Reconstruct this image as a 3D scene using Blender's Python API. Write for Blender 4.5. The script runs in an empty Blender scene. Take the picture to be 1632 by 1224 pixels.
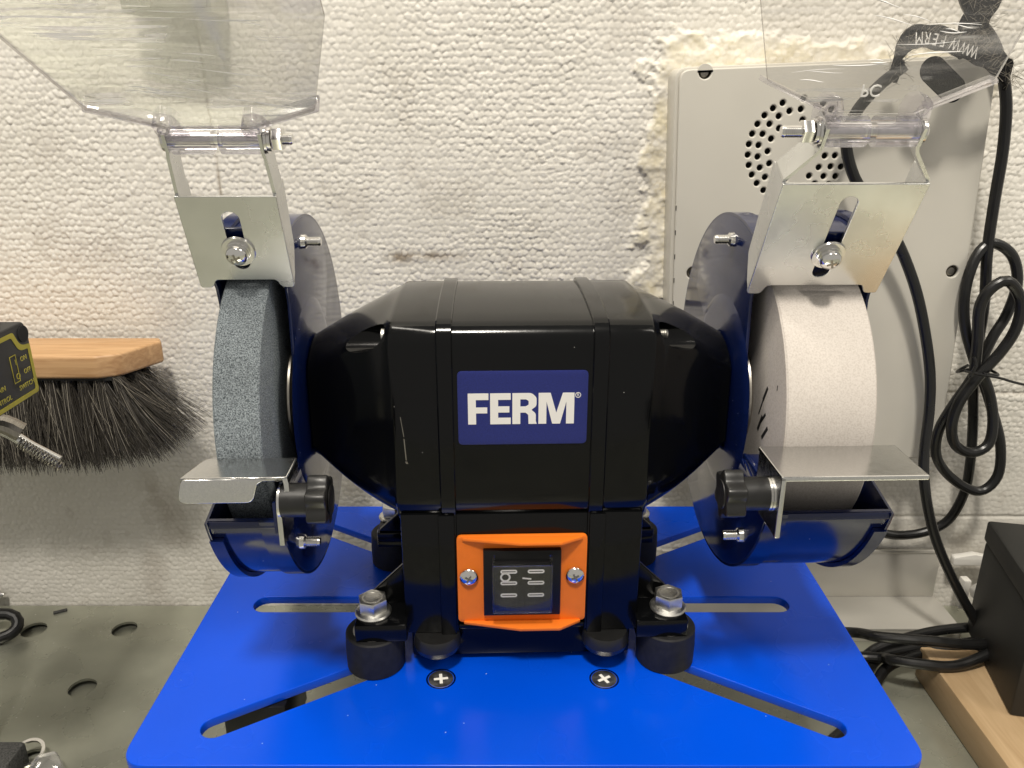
import bpy, bmesh, math, random
import numpy as np
from mathutils import Vector, Matrix, Euler
random.seed(7); rng = np.random.default_rng(11)
R = math.radians
K = 0.001                                   # everything below is written in millimetres
sc = bpy.context.scene
COL = sc.collection

# ---------------------------------------------------------------- camera, world, lamps, exposure
EYE = 400.0                                 # eye height above the bench top
cam_d = bpy.data.cameras.new('camera'); cam = bpy.data.objects.new('camera', cam_d); COL.objects.link(cam)
cam.location = (0, 0, EYE * K); cam.rotation_euler = (R(90 - 19.8), 0, 0)
cam_d.sensor_width = 36; cam_d.lens = 36 * 1299 / 1632; cam_d.clip_start = 0.01; cam_d.clip_end = 20
sc.camera = cam
w = bpy.data.worlds.new('World'); sc.world = w; w.use_nodes = True
bg = w.node_tree.nodes['Background']; bg.inputs[0].default_value = (1.0, 0.95, 0.86, 1); bg.inputs[1].default_value = 0.42

def area(name, loc, aim, sx, sy, power, col):
    d = bpy.data.lights.new(name, 'AREA'); d.shape = 'RECTANGLE'; d.size = sx; d.size_y = sy; d.energy = power; d.color = col
    o = bpy.data.objects.new(name, d); COL.objects.link(o)
    o.location = Vector(loc); o.rotation_euler = (Vector(aim) - Vector(loc)).to_track_quat('-Z', 'Y').to_euler()
    return o
area('ceiling_spot_lamp', (-0.06, -0.52, 1.95), (0.0, 0.42, 0.2), 0.18, 0.18, 30, (1.0, 0.935, 0.83))
area('ceiling_tube_lamp', (-0.55, 0.05, 1.9), (0.0, 0.45, 0.25), 1.2, 0.12, 12, (1.0, 0.935, 0.83))
area('ceiling_panel_lamp', (1.35, -0.25, 1.75), (0.0, 0.5, 0.2), 0.5, 0.5, 9, (1.0, 0.935, 0.83))

sc.view_settings.view_transform = 'Standard'; sc.view_settings.look = 'None'
sc.view_settings.exposure = 0.0; sc.view_settings.gamma = 1; sc.view_settings.use_curve_mapping = False
sc.render.engine = 'CYCLES'
sc.cycles.use_denoising = True
sc.cycles.use_adaptive_sampling = True; sc.cycles.adaptive_threshold = 0.015
sc.cycles.max_bounces = 8; sc.cycles.transparent_max_bounces = 16; sc.cycles.glossy_bounces = 6
sc.cycles.caustics_reflective = False; sc.cycles.caustics_refractive = False
sc.cycles.sample_clamp_indirect = 4

# ---------------------------------------------------------------- materials
def L(h):                                    # sRGB hex -> linear
    h = h.lstrip('#'); c = [int(h[i:i+2], 16) / 255 for i in (0, 2, 4)]
    return tuple((x / 12.92 if x <= .04045 else ((x + .055) / 1.055) ** 2.4) for x in c) + (1,)

def mat(name, col, rough=.4, metal=0.0, var=0.0, vscale=200, bump=0.0, bscale=400, rvar=0.0, rscale=60, coat=0.0, spec=.5, aniso=None, detail=3, specks=None):
    m = bpy.data.materials.new(name); m.use_nodes = True
    nt = m.node_tree; b = nt.nodes['Principled BSDF']
    b.inputs['Base Color'].default_value = col; b.inputs['Roughness'].default_value = rough; b.inputs['Metallic'].default_value = metal
    b.inputs['Specular IOR Level'].default_value = spec
    if coat: b.inputs['Coat Weight'].default_value = coat; b.inputs['Coat Roughness'].default_value = .12
    tc = nt.nodes.new('ShaderNodeTexCoord'); src = tc.outputs['Object']
    if aniso:
        mp = nt.nodes.new('ShaderNodeMapping'); mp.inputs['Scale'].default_value = aniso
        nt.links.new(src, mp.inputs['Vector']); src = mp.outputs['Vector']
    def noise(s, dt=detail):
        n = nt.nodes.new('ShaderNodeTexNoise'); n.inputs['Scale'].default_value = s; n.inputs['Detail'].default_value = dt
        nt.links.new(src, n.inputs['Vector']); return n.outputs['Fac']
    if var:
        mr = nt.nodes.new('ShaderNodeMapRange'); mr.interpolation_type = 'SMOOTHSTEP'; mr.inputs['From Min'].default_value = .22; mr.inputs['From Max'].default_value = .78
        mr.inputs['To Min'].default_value = 1 - var; mr.inputs['To Max'].default_value = 1 + var
        nt.links.new(noise(vscale), mr.inputs['Value'])
        mx = nt.nodes.new('ShaderNodeVectorMath'); mx.operation = 'SCALE'; mx.inputs[0].default_value = col[:3]
        nt.links.new(mr.outputs['Result'], mx.inputs['Scale']); nt.links.new(mx.outputs['Vector'], b.inputs['Base Color'])
    if specks:                                # stray dust grains
        sc_, size_, keep_, dc = specks
        vo = nt.nodes.new('ShaderNodeTexVoronoi'); vo.inputs['Scale'].default_value = sc_; nt.links.new(tc.outputs['Object'], vo.inputs['Vector'])
        lt = nt.nodes.new('ShaderNodeMath'); lt.operation = 'LESS_THAN'; lt.inputs[1].default_value = size_; nt.links.new(vo.outputs['Distance'], lt.inputs[0])
        sp_ = nt.nodes.new('ShaderNodeSeparateColor'); nt.links.new(vo.outputs['Color'], sp_.inputs[0])
        gt = nt.nodes.new('ShaderNodeMath'); gt.operation = 'GREATER_THAN'; gt.inputs[1].default_value = 1 - keep_; nt.links.new(sp_.outputs[0], gt.inputs[0])
        mu = nt.nodes.new('ShaderNodeMath'); mu.operation = 'MULTIPLY'; nt.links.new(lt.outputs[0], mu.inputs[0]); nt.links.new(gt.outputs[0], mu.inputs[1])
        mxs = nt.nodes.new('ShaderNodeMix'); mxs.data_type = 'RGBA'; mxs.inputs[7].default_value = dc; mxs.inputs[6].default_value = col
        if b.inputs['Base Color'].is_linked: nt.links.new(b.inputs['Base Color'].links[0].from_socket, mxs.inputs[6])
        nt.links.new(mu.outputs[0], mxs.inputs[0]); nt.links.new(mxs.outputs[2], b.inputs['Base Color'])
    if rvar:
        mr = nt.nodes.new('ShaderNodeMapRange'); mr.interpolation_type = 'SMOOTHSTEP'; mr.inputs['From Min'].default_value = .22; mr.inputs['From Max'].default_value = .78
        mr.inputs['To Min'].default_value = max(.02, rough - rvar); mr.inputs['To Max'].default_value = rough + rvar
        nt.links.new(noise(rscale), mr.inputs['Value']); nt.links.new(mr.outputs['Result'], b.inputs['Roughness'])
    if bump:
        bp = nt.nodes.new('ShaderNodeBump'); bp.inputs['Strength'].default_value = 1; bp.inputs['Distance'].default_value = bump * K
        nt.links.new(noise(bscale, 2), bp.inputs['Height']); nt.links.new(bp.outputs['Normal'], b.inputs['Normal'])
    return m

M = {}
M['black_paint'] = mat('black_paint', (.003, .0032, .0036, 1), .14, bump=.012, bscale=900, rvar=.05, rscale=24, spec=.26, specks=(170, .04, .12, (.35, .34, .32, 1)))
M['black_cast'] = mat('black_cast', (.005, .005, .0055, 1), .3, bump=.02, bscale=600, spec=.35)
M['navy'] = mat('navy', (.004, .011, .066, 1), .14, bump=.03, bscale=110, rvar=.04, spec=.6, specks=(200, .05, .25, (.4, .4, .42, 1)))
M['blue_plate'] = mat('blue_plate', (.0, .075, .70, 1), .25, bump=.012, bscale=1500, rvar=.07, rscale=18, spec=.3, var=.04, vscale=14, specks=(110, .035, .35, (.35, .45, .75, 1)))
M['orange'] = mat('orange', L('#F07A1E'), .5, bump=.01, bscale=900, var=.03, spec=.4)
M['sticker'] = mat('sticker', (.018, .026, .16, 1), .32, var=.25, vscale=1800, spec=.4)
M['sticker_white'] = mat('sticker_white', (.86, .84, .79, 1), .4)
M['zinc'] = mat('zinc', (.64, .645, .635, 1), .26, 1.0, var=.07, vscale=40, bump=.006, bscale=500, rvar=.06, rscale=50)
M['zinc_bright'] = mat('zinc_bright', (.74, .73, .71, 1), .16, 1.0, var=.06, vscale=300, rvar=.06, rscale=200)
M['zinc_satin'] = mat('zinc_satin', (.68, .68, .67, 1), .2, 1.0, var=.05, vscale=900, bump=.006, bscale=900, rvar=.05, rscale=400)
M['chrome'] = mat('chrome', (.8, .79, .77, 1), .12, 1.0)
M['bolt_zinc'] = mat('bolt_zinc', (.70, .69, .65, 1), .36, 1.0, var=.12, vscale=250, rvar=.1, rscale=200)
M['recess'] = mat('recess', (.03, .03, .03, 1), .5)
M['rubber'] = mat('rubber', (.013, .013, .014, 1), .62, var=.25, vscale=300, bump=.03, bscale=700, spec=.35)
M['knob'] = mat('knob_plastic', (.012, .012, .012, 1), .38, bump=.02, bscale=900, rvar=.08, rscale=300)
M['steel_ring'] = mat('steel_ring', (.55, .52, .47, 1), .36, 1.0, var=.12, vscale=300)
M['steel_dark'] = mat('steel_dark', (.30, .28, .25, 1), .3, 1.0, aniso=(40, 3, 3), var=.2, vscale=60)
M['cable'] = mat('cable', (.009, .009, .009, 1), .34, bump=.02, bscale=500, rvar=.08, rscale=90)
M['velcro'] = mat('velcro', (.012, .012, .013, 1), .95, var=.5, vscale=900, bump=.5, bscale=900, spec=.1)
M['print_white'] = mat('print_white', (.9, .88, .84, 1), .6)
M['print_yellow'] = mat('print_yellow', (.52, .45, .045, 1), .5)
M['print_black'] = mat('print_black', (.012, .011, .011, 1), .7)
M['panel_black'] = mat('panel_black', (.018, .018, .019, 1), .5, bump=.03, bscale=1500)
M['switch_black'] = mat('switch_black', (.006, .006, .0065, 1), .4, spec=.25)
M['adapter_black'] = mat('adapter_black', (.013, .013, .012, 1), .55, bump=.05, bscale=1100)
M['enclosure'] = mat('enclosure', (.60, .575, .51, 1), .42, bump=.01, bscale=700, var=.03, vscale=20)
M['hole_dark'] = mat('hole_dark', (.01, .01, .01, 1), .8)
M['bench'] = mat('bench_steel', (.40, .405, .33, 1), .31, .55, specks=(140, .07, .4, (.7, .7, .66, 1)), var=.16, vscale=22, bump=.02, bscale=90, rvar=.12, rscale=25, detail=6)
M['ledge'] = mat('ledge_steel', (.56, .54, .49, 1), .34, .35, var=.06, vscale=20, rvar=.06, rscale=30)
M['white_plastic'] = mat('white_plastic', (.75, .73, .68, 1), .45)
M['foam'] = mat('pu_foam', (.70, .62, .42, 1), .8, var=.14, vscale=90, bump=.6, bscale=260, detail=5)
M['grit_dark'] = mat('grit_dark', (.05, .05, .048, 1), .8, var=.7, vscale=900, bump=.3, bscale=900)
M['hair_dark'] = mat('hair_dark', (.05, .044, .036, 1), .5, spec=.5)
M['hair_light'] = mat('hair_light', (.26, .235, .19, 1), .45)

def wood(name, c1, c2, scale):
    m = bpy.data.materials.new(name); m.use_nodes = True; nt = m.node_tree; b = nt.nodes['Principled BSDF']
    tc = nt.nodes.new('ShaderNodeTexCoord'); mp = nt.nodes.new('ShaderNodeMapping'); mp.inputs['Scale'].default_value = scale
    n = nt.nodes.new('ShaderNodeTexNoise'); n.inputs['Scale'].default_value = 1; n.inputs['Detail'].default_value = 6; n.inputs['Distortion'].default_value = .6
    cr = nt.nodes.new('ShaderNodeValToRGB'); cr.color_ramp.elements[0].position = .3; cr.color_ramp.elements[1].position = .72
    cr.color_ramp.elements[0].color = c1; cr.color_ramp.elements[1].color = c2
    nt.links.new(tc.outputs['Object'], mp.inputs[0]); nt.links.new(mp.outputs[0], n.inputs[0]); nt.links.new(n.outputs[0], cr.inputs[0])
    nt.links.new(cr.outputs[0], b.inputs['Base Color']); b.inputs['Roughness'].default_value = .48
    return m
M['brush_wood'] = wood('brush_wood', (.42, .235, .105, 1), (.62, .39, .20, 1), (25, 260, 320))
M['block_wood'] = wood('block_wood', (.46, .31, .165, 1), (.60, .43, .25, 1), (170, 18, 120))

def grit(name, c_lo, c_hi, scale, lo, hi, bump, mott=0.0):
    m = bpy.data.materials.new(name); m.use_nodes = True; nt = m.node_tree; b = nt.nodes['Principled BSDF']
    tc = nt.nodes.new('ShaderNodeTexCoord')
    v = nt.nodes.new('ShaderNodeTexNoise'); v.inputs['Scale'].default_value = scale; v.inputs['Detail'].default_value = 1.5
    nt.links.new(tc.outputs['Object'], v.inputs[0])
    cr = nt.nodes.new('ShaderNodeValToRGB'); cr.color_ramp.elements[0].position = lo; cr.color_ramp.elements[1].position = hi
    cr.color_ramp.elements[0].color = c_lo; cr.color_ramp.elements[1].color = c_hi
    nt.links.new(v.outputs[0], cr.inputs[0]); out = cr.outputs[0]
    if mott:
        n = nt.nodes.new('ShaderNodeTexNoise'); n.inputs['Scale'].default_value = 45; n.inputs['Detail'].default_value = 5
        nt.links.new(tc.outputs['Object'], n.inputs[0])
        mr = nt.nodes.new('ShaderNodeMapRange'); mr.interpolation_type = 'SMOOTHSTEP'; mr.inputs['From Min'].default_value = .22; mr.inputs['From Max'].default_value = .78
        mr.inputs['To Min'].default_value = 1 - mott; mr.inputs['To Max'].default_value = 1 + mott
        nt.links.new(n.outputs[0], mr.inputs[0]); s = nt.nodes.new('ShaderNodeVectorMath'); s.operation = 'SCALE'
        nt.links.new(out, s.inputs[0]); nt.links.new(mr.outputs[0], s.inputs['Scale']); out = s.outputs[0]
    nt.links.new(out, b.inputs['Base Color']); b.inputs['Roughness'].default_value = .85; b.inputs['Specular IOR Level'].default_value = .25
    bp = nt.nodes.new('ShaderNodeBump'); bp.inputs['Strength'].default_value = 1; bp.inputs['Distance'].default_value = bump * K
    nt.links.new(v.outputs[0], bp.inputs['Height']); nt.links.new(bp.outputs[0], b.inputs['Normal'])
    return m
M['stone_grey'] = grit('stone_grey', (.065, .08, .09, 1), (.50, .56, .60, 1), 1900, .30, .72, .2, .08)
M['stone_white'] = grit('stone_white', (.56, .51, .46, 1), (.66, .61, .56, 1), 1300, .3, .6, .06, .03)

def clear(name, tint, haze, streak=False, gloss=.09, fres=.75):
    m = bpy.data.materials.new(name); m.use_nodes = True; nt = m.node_tree
    for n in list(nt.nodes): nt.nodes.remove(n)
    out = nt.nodes.new('ShaderNodeOutputMaterial')
    tr = nt.nodes.new('ShaderNodeBsdfTransparent'); tr.inputs[0].default_value = tint
    gl = nt.nodes.new('ShaderNodeBsdfGlossy'); gl.inputs[0].default_value = (.97, .97, .97, 1); gl.inputs['Roughness'].default_value = gloss
    df = nt.nodes.new('ShaderNodeBsdfTranslucent'); df.inputs[0].default_value = (.97, .96, .95, 1)
    di = nt.nodes.new('ShaderNodeBsdfDiffuse'); di.inputs[0].default_value = (1, 1, 1, 1)
    lw = nt.nodes.new('ShaderNodeLayerWeight'); lw.inputs['Blend'].default_value = .32
    mx = nt.nodes.new('ShaderNodeMixShader'); mh = nt.nodes.new('ShaderNodeMixShader'); md = nt.nodes.new('ShaderNodeMixShader')
    nt.links.new(df.outputs[0], md.inputs[1]); nt.links.new(di.outputs[0], md.inputs[2]); md.inputs[0].default_value = .5
    mh.inputs[0].default_value = haze
    nt.links.new(tr.outputs[0], mh.inputs[1]); nt.links.new(md.outputs[0], mh.inputs[2])
    mul = nt.nodes.new('ShaderNodeMath'); mul.operation = 'MULTIPLY_ADD'; mul.inputs[1].default_value = fres; mul.inputs[2].default_value = .02
    nt.links.new(lw.outputs['Fresnel'], mul.inputs[0]); nt.links.new(mul.outputs[0], mx.inputs[0])
    nt.links.new(mh.outputs[0], mx.inputs[1]); nt.links.new(gl.outputs[0], mx.inputs[2]); nt.links.new(mx.outputs[0], out.inputs[0])
    if streak:                                # crumpled protective film: long shallow creases and scuffs, glints painted in as white streaks
        tc = nt.nodes.new('ShaderNodeTexCoord')
        def nz(sc_, d, rot=0):
            mp = nt.nodes.new('ShaderNodeMapping'); mp.inputs['Scale'].default_value = sc_; mp.inputs['Rotation'].default_value = (0, 0, rot)
            n = nt.nodes.new('ShaderNodeTexNoise'); n.inputs['Scale'].default_value = 1; n.inputs['Detail'].default_value = d; n.inputs['Distortion'].default_value = .5
            nt.links.new(tc.outputs['Object'], mp.inputs[0]); nt.links.new(mp.outputs[0], n.inputs[0]); return n.outputs[0]
        a = nz((14, 130, 130), 3, .12); b_ = nz((26, 520, 520), 1, -.16); c3 = nz((22, 30, 30), 2)
        r1 = nt.nodes.new('ShaderNodeMapRange'); r1.inputs['From Min'].default_value = .58; r1.inputs['From Max'].default_value = .72; r1.inputs['To Max'].default_value = .22
        r2 = nt.nodes.new('ShaderNodeMapRange'); r2.inputs['From Min'].default_value = .585; r2.inputs['From Max'].default_value = .64; r2.inputs['To Max'].default_value = 1.0
        r3 = nt.nodes.new('ShaderNodeMapRange'); r3.inputs['From Min'].default_value = .50; r3.inputs['From Max'].default_value = .60
        nt.links.new(c3, r3.inputs[0]); m3 = nt.nodes.new('ShaderNodeMath'); m3.operation = 'MULTIPLY'
        nt.links.new(a, r1.inputs[0]); nt.links.new(b_, r2.inputs[0]); nt.links.new(r2.outputs[0], m3.inputs[0]); nt.links.new(r3.outputs[0], m3.inputs[1])
        ad = nt.nodes.new('ShaderNodeMath'); ad.operation = 'MAXIMUM'; nt.links.new(r1.outputs[0], ad.inputs[0]); nt.links.new(m3.outputs[0], ad.inputs[1])
        a2 = nt.nodes.new('ShaderNodeMath'); a2.operation = 'ADD'; a2.inputs[1].default_value = haze; a2.use_clamp = True
        nt.links.new(ad.outputs[0], a2.inputs[0]); nt.links.new(a2.outputs[0], mh.inputs[0])
        bp = nt.nodes.new('ShaderNodeBump'); bp.inputs['Distance'].default_value = .5 * K; bp.inputs['Strength'].default_value = .5
        nt.links.new(a, bp.inputs['Height']); nt.links.new(bp.outputs[0], gl.inputs['Normal'])
    return m
M['film'] = clear('clear_shield', (.96, .955, .95, 1), .03, True, fres=.5)
M['crease_glint'] = mat('film_crease_glint', (.95, .94, .92, 1), .25, spec=.8)  # near-white colour painted for the glints along film wrinkles
M['clear_edge'] = clear('clear_edge', (.62, .60, .58, 1), .18, False, .1, fres=.6)
M['clear'] = clear('clear_plastic', (.94, .93, .95, 1), .07, False, .06)
M['clear_cover'] = clear('clear_cover', (.97, .97, .97, 1), .0, False, .05, fres=.4)

def wall_material():
    m = bpy.data.materials.new('foam_board'); m.use_nodes = True; nt = m.node_tree; b = nt.nodes['Principled BSDF']
    at = nt.nodes.new('ShaderNodeAttribute'); at.attribute_name = 'stain'; at.attribute_type = 'GEOMETRY'
    sp = nt.nodes.new('ShaderNodeSeparateColor'); nt.links.new(at.outputs['Color'], sp.inputs[0])
    tc = nt.nodes.new('ShaderNodeTexCoord'); n = nt.nodes.new('ShaderNodeTexNoise'); n.inputs['Scale'].default_value = 9; n.inputs['Detail'].default_value = 5
    nt.links.new(tc.outputs['Object'], n.inputs[0])
    cr = nt.nodes.new('ShaderNodeValToRGB'); cr.color_ramp.elements[0].color = (.72, .69, .62, 1); cr.color_ramp.elements[1].color = (.80, .77, .705, 1)
    cr.color_ramp.elements[0].position = .35; cr.color_ramp.elements[1].position = .65; nt.links.new(n.outputs[0], cr.inputs[0])
    cur = cr.outputs[0]
    for ch, c in (('Red', (.70, .63, .44, 1)), ('Green', (.22, .16, .10, 1)), ('Blue', (.86, .83, .77, 1))):
        mx = nt.nodes.new('ShaderNodeMix'); mx.data_type = 'RGBA'; mx.inputs[7].default_value = c
        nt.links.new(sp.outputs[ch], mx.inputs[0]); nt.links.new(cur, mx.inputs[6]); cur = mx.outputs[2]
    nt.links.new(cur, b.inputs['Base Color']); b.inputs['Roughness'].default_value = .5; b.inputs['Specular IOR Level'].default_value = .35
    return m
M['foam_board'] = wall_material()

# ---------------------------------------------------------------- helpers
def P(x, y, z): return Vector((x * K, y * K, (z + EYE) * K))      # eye-frame millimetres -> scene metres

def obj(name, bm, m, parent=None, smooth=True, ang=24):
    if isinstance(bm, bmesh.types.BMesh):
        bmesh.ops.recalc_face_normals(bm, faces=bm.faces)
        me = bpy.data.meshes.new(name); bm.to_mesh(me); bm.free()
    else: me = bm
    o = bpy.data.objects.new(name, me); COL.objects.link(o); me.materials.clear(); me.materials.append(M[m] if isinstance(m, str) else m)
    if smooth:
        me.polygons.foreach_set('use_smooth', [True] * len(me.polygons))
        try: me.set_sharp_from_angle(angle=R(ang))
        except Exception: pass
    if parent: o.parent = parent
    return o

def scale_bm(bm, f=K): bmesh.ops.scale(bm, vec=(f, f, f), verts=bm.verts); return bm
def xf(bm, mtx): bmesh.ops.transform(bm, matrix=mtx, verts=bm.verts); return bm
def T(x, y, z): return Matrix.Translation((x, y, z))
def RX(a): return Matrix.Rotation(R(a), 4, 'X')
def RY(a): return Matrix.Rotation(R(a), 4, 'Y')
def RZ(a): return Matrix.Rotation(R(a), 4, 'Z')
def basis(o, ex, ey, ez):                   # matrix whose columns are the given axes at origin o
    m = Matrix.Identity(4)
    for i, a in enumerate((ex, ey, ez)):
        for j in range(3): m[j][i] = a[j]
    for j in range(3): m[j][3] = o[j]
    return m

def join(*bms):
    out = bmesh.new()
    for b in bms:
        me = bpy.data.meshes.new('tmp'); b.to_mesh(me); b.free(); out.from_mesh(me); bpy.data.meshes.remove(me)
    return out

def box(x0, x1, y0, y1, z0, z1, bev=0, seg=2):
    bm = bmesh.new(); bmesh.ops.create_cube(bm, size=1)
    xf(bm, T((x0 + x1) / 2, (y0 + y1) / 2, (z0 + z1) / 2) @ Matrix.Diagonal((x1 - x0, y1 - y0, z1 - z0, 1)))
    if bev: bmesh.ops.bevel(bm, geom=bm.edges[:], offset=bev, segments=seg, profile=.5, affect='EDGES')
    return bm

def rpoly(pts, rad, seg=5):                 # polygon with rounded corners; rad a number or a list
    n = len(pts); out = []
    rs = rad if isinstance(rad, (list, tuple)) else [rad] * n
    for i in range(n):
        p = Vector(pts[i]); a = Vector(pts[i - 1]); b = Vector(pts[(i + 1) % n]); r = rs[i]
        if r <= 0: out.append(tuple(p)); continue
        u = (a - p); v = (b - p); lu, lv = u.length, v.length; u /= lu; v /= lv
        ang = math.acos(max(-1, min(1, u.dot(v))))
        if ang > 3.1: out.append(tuple(p)); continue
        d = min(r / math.tan(ang / 2), lu * .48, lv * .48)
        for k in range(seg + 1):            # quadratic blend is close enough to an arc
            t = k / seg; q = (1 - t) ** 2 * (p + u * d) + 2 * t * (1 - t) * p + t * t * (p + v * d); out.append(tuple(q))
    return out

def circle(cx, cy, r, n=20): return [(cx + r * math.cos(2 * math.pi * i / n), cy + r * math.sin(2 * math.pi * i / n)) for i in range(n)]
def slot(ax, ay, bx, by, wd, n=10):         # stadium outline between two end centres
    a = math.atan2(by - ay, bx - ax); r = wd / 2; o = []
    for k in range(n + 1): t = a + math.pi / 2 + math.pi * k / n; o.append((ax + r * math.cos(t), ay + r * math.sin(t)))
    for k in range(n + 1): t = a - math.pi / 2 + math.pi * k / n; o.append((bx + r * math.cos(t), by + r * math.sin(t)))
    return o

def mesh_of(curve):
    o = bpy.data.objects.new('tmp', curve); COL.objects.link(o)
    dg = bpy.context.evaluated_depsgraph_get(); me = bpy.data.meshes.new_from_object(o.evaluated_get(dg))
    bm = bmesh.new(); bm.from_mesh(me); bpy.data.objects.remove(o); bpy.data.meshes.remove(me)
    bmesh.ops.remove_doubles(bm, verts=bm.verts, dist=1e-4)
    return bm

def sheet(outline, holes=(), th=1.5, bev=0.0, res=1):      # flat plate with real holes, in the XY plane, centred on z
    cu = bpy.data.curves.new('tmp', 'CURVE'); cu.dimensions = '2D'; cu.fill_mode = 'BOTH'
    cu.extrude = max(th / 2 - bev, 0.0); cu.bevel_depth = bev; cu.offset = -bev; cu.bevel_resolution = res
    for lp in [outline, *holes]:
        s = cu.splines.new('POLY'); s.points.add(len(lp) - 1); s.use_cyclic_u = True
        for p, q in zip(s.points, lp): p.co = (q[0], q[1], 0, 1)
    bm = mesh_of(cu); bpy.data.curves.remove(cu)
    return bm

def text(body, size, th=.1, align='CENTER'):
    cu = bpy.data.curves.new('tmp', 'FONT'); cu.body = body; cu.size = size; cu.extrude = th / 2; cu.align_x = align; cu.align_y = 'CENTER'; cu.resolution_u = 3
    bm = mesh_of(cu); bpy.data.curves.remove(cu)
    return bm

def lathe(prof, n=40, axis='Z', cap=True):  # profile of (radius, height)
    bm = bmesh.new(); rings = []
    for r, h in prof:
        if r < 1e-6: rings.append([bm.verts.new((0, 0, h))])
        else: rings.append([bm.verts.new((r * math.cos(2 * math.pi * i / n), r * math.sin(2 * math.pi * i / n), h)) for i in range(n)])
    for a, b in zip(rings, rings[1:]):
        for i in range(n):
            j = (i + 1) % n
            if len(a) == 1 and len(b) == 1: continue
            if len(a) == 1: bm.faces.new((a[0], b[i], b[j]))
            elif len(b) == 1: bm.faces.new((a[i], a[j], b[0]))
            else: bm.faces.new((a[i], a[j], b[j], b[i]))
    if cap:
        for rg in (rings[0], rings[-1]):
            if len(rg) > 1: bm.faces.new(rg)
    if axis == 'X': xf(bm, RY(90))
    if axis == 'Y': xf(bm, RX(-90))
    return bm

def ring_lathe(prof, n=48, axis='Z'):       # closed profile loop (tube wall)
    bm = lathe(list(prof) + [prof[0]], n, axis, cap=False)
    bmesh.ops.remove_doubles(bm, verts=bm.verts, dist=1e-5); return bm

def spline(pts, step=3.0):
    p = [Vector(q) for q in pts]; p = [2 * p[0] - p[1]] + p + [2 * p[-1] - p[-2]]; out = []
    for i in range(1, len(p) - 2):
        n = max(2, int((p[i + 1] - p[i]).length / step))
        for k in range(n):
            t = k / n; a, b, c, d = p[i - 1], p[i], p[i + 1], p[i + 2]
            out.append(.5 * ((2 * b) + (c - a) * t + (2 * a - 5 * b + 4 * c - d) * t * t + (3 * b - a - 3 * c + d) * t ** 3))
    out.append(p[-2]); return out

def tube(pts, r, n=10, step=3.0, rfun=None):
    c = spline(pts, step); bm = bmesh.new(); prev = None; rings = []; nrm = None
    for i, q in enumerate(c):
        t = (c[min(i + 1, len(c) - 1)] - c[max(i - 1, 0)]).normalized()
        if nrm is None: nrm = t.orthogonal().normalized()
        nrm = (nrm - t * nrm.dot(t)).normalized(); bn = t.cross(nrm); rr = rfun(i, len(c)) if rfun else r
        rings.append([bm.verts.new(q + (nrm * math.cos(a) + bn * math.sin(a)) * rr) for a in (2 * math.pi * k / n for k in range(n))])
    for a, b in zip(rings, rings[1:]):
        for k in range(n): bm.faces.new((a[k], a[(k + 1) % n], b[(k + 1) % n], b[k]))
    bm.faces.new(rings[0]); bm.faces.new(rings[-1][::-1]); return bm

def loft(rings, caps=True):
    bm = bmesh.new(); vs = [[bm.verts.new(p) for p in r] for r in rings]; n = len(rings[0])
    for a, b in zip(vs, vs[1:]):
        for k in range(n): bm.faces.new((a[k], a[(k + 1) % n], b[(k + 1) % n], b[k]))
    if caps: bm.faces.new(vs[0]); bm.faces.new(vs[-1][::-1])
    return bm

def arc_band(r0, r1, x0, x1, a0, a1, n=60): # part of a cylinder wall about the x axis; angles in degrees in the (y, z) plane
    bm = bmesh.new(); cs = []
    for i in range(n + 1):
        a = R(a0 + (a1 - a0) * i / n); c, s = math.cos(a), math.sin(a)
        cs.append([bm.verts.new((x, r * c, r * s)) for x, r in ((x0, r0), (x1, r0), (x1, r1), (x0, r1))])
    for a, b in zip(cs, cs[1:]):
        for k in range(4): bm.faces.new((a[k], a[(k + 1) % 4], b[(k + 1) % 4], b[k]))
    bm.faces.new(cs[0]); bm.faces.new(cs[-1][::-1]); return bm

def strip(path, w0, w1, th):                # bent flat bar: path in (x, z), width along y from w0 to w1
    n = len(path); off = []
    for i in range(n):
        a = Vector(path[max(i - 1, 0)]); b = Vector(path[min(i + 1, n - 1)]); t = (b - a).normalized(); off.append(Vector((-t.y, t.x)) * th / 2)
    bm = bmesh.new(); cs = []
    for p, o in zip(path, off):
        p = Vector(p); q0 = p + o; q1 = p - o
        cs.append([bm.verts.new((q0.x, w0, q0.y)), bm.verts.new((q0.x, w1, q0.y)), bm.verts.new((q1.x, w1, q1.y)), bm.verts.new((q1.x, w0, q1.y))])
    for a, b in zip(cs, cs[1:]):
        for k in range(4): bm.faces.new((a[k], a[(k + 1) % 4], b[(k + 1) % 4], b[k]))
    bm.faces.new(cs[0]); bm.faces.new(cs[-1][::-1]); return bm

def thread(r, length, pitch=.8, n=14):
    pr = [(0, 0)]; k = 0
    m = int(length / pitch)
    for k in range(m): pr += [(r * .84, k * pitch), (r, k * pitch + pitch * .5)]
    pr += [(r * .8, length), (0, length)]
    return lathe(pr, n)

def pan_head(r, h):                         # domed Phillips head along +z and its cross recess
    pr = [(0, 0), (r, 0), (r, h * .25)] + [(r * math.cos(a), h * .25 + h * .75 * math.sin(a)) for a in [R(15 * k) for k in range(1, 6)]] + [(0, h)]
    return lathe(pr, 28)
def cross_recess(r, z):
    return join(xf(box(-r, r, -r * .22, r * .22, -.02, .05), T(0, 0, z)), xf(box(-r * .22, r * .22, -r, r, -.02, .06), T(0, 0, z)))
def hex_prism(af, h, bev=.4):
    r = af / math.sqrt(3); pts = [(r * math.cos(R(60 * k + 30)), r * math.sin(R(60 * k + 30))) for k in range(6)]
    return xf(sheet(pts, (), h, bev), T(0, 0, h / 2))

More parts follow.
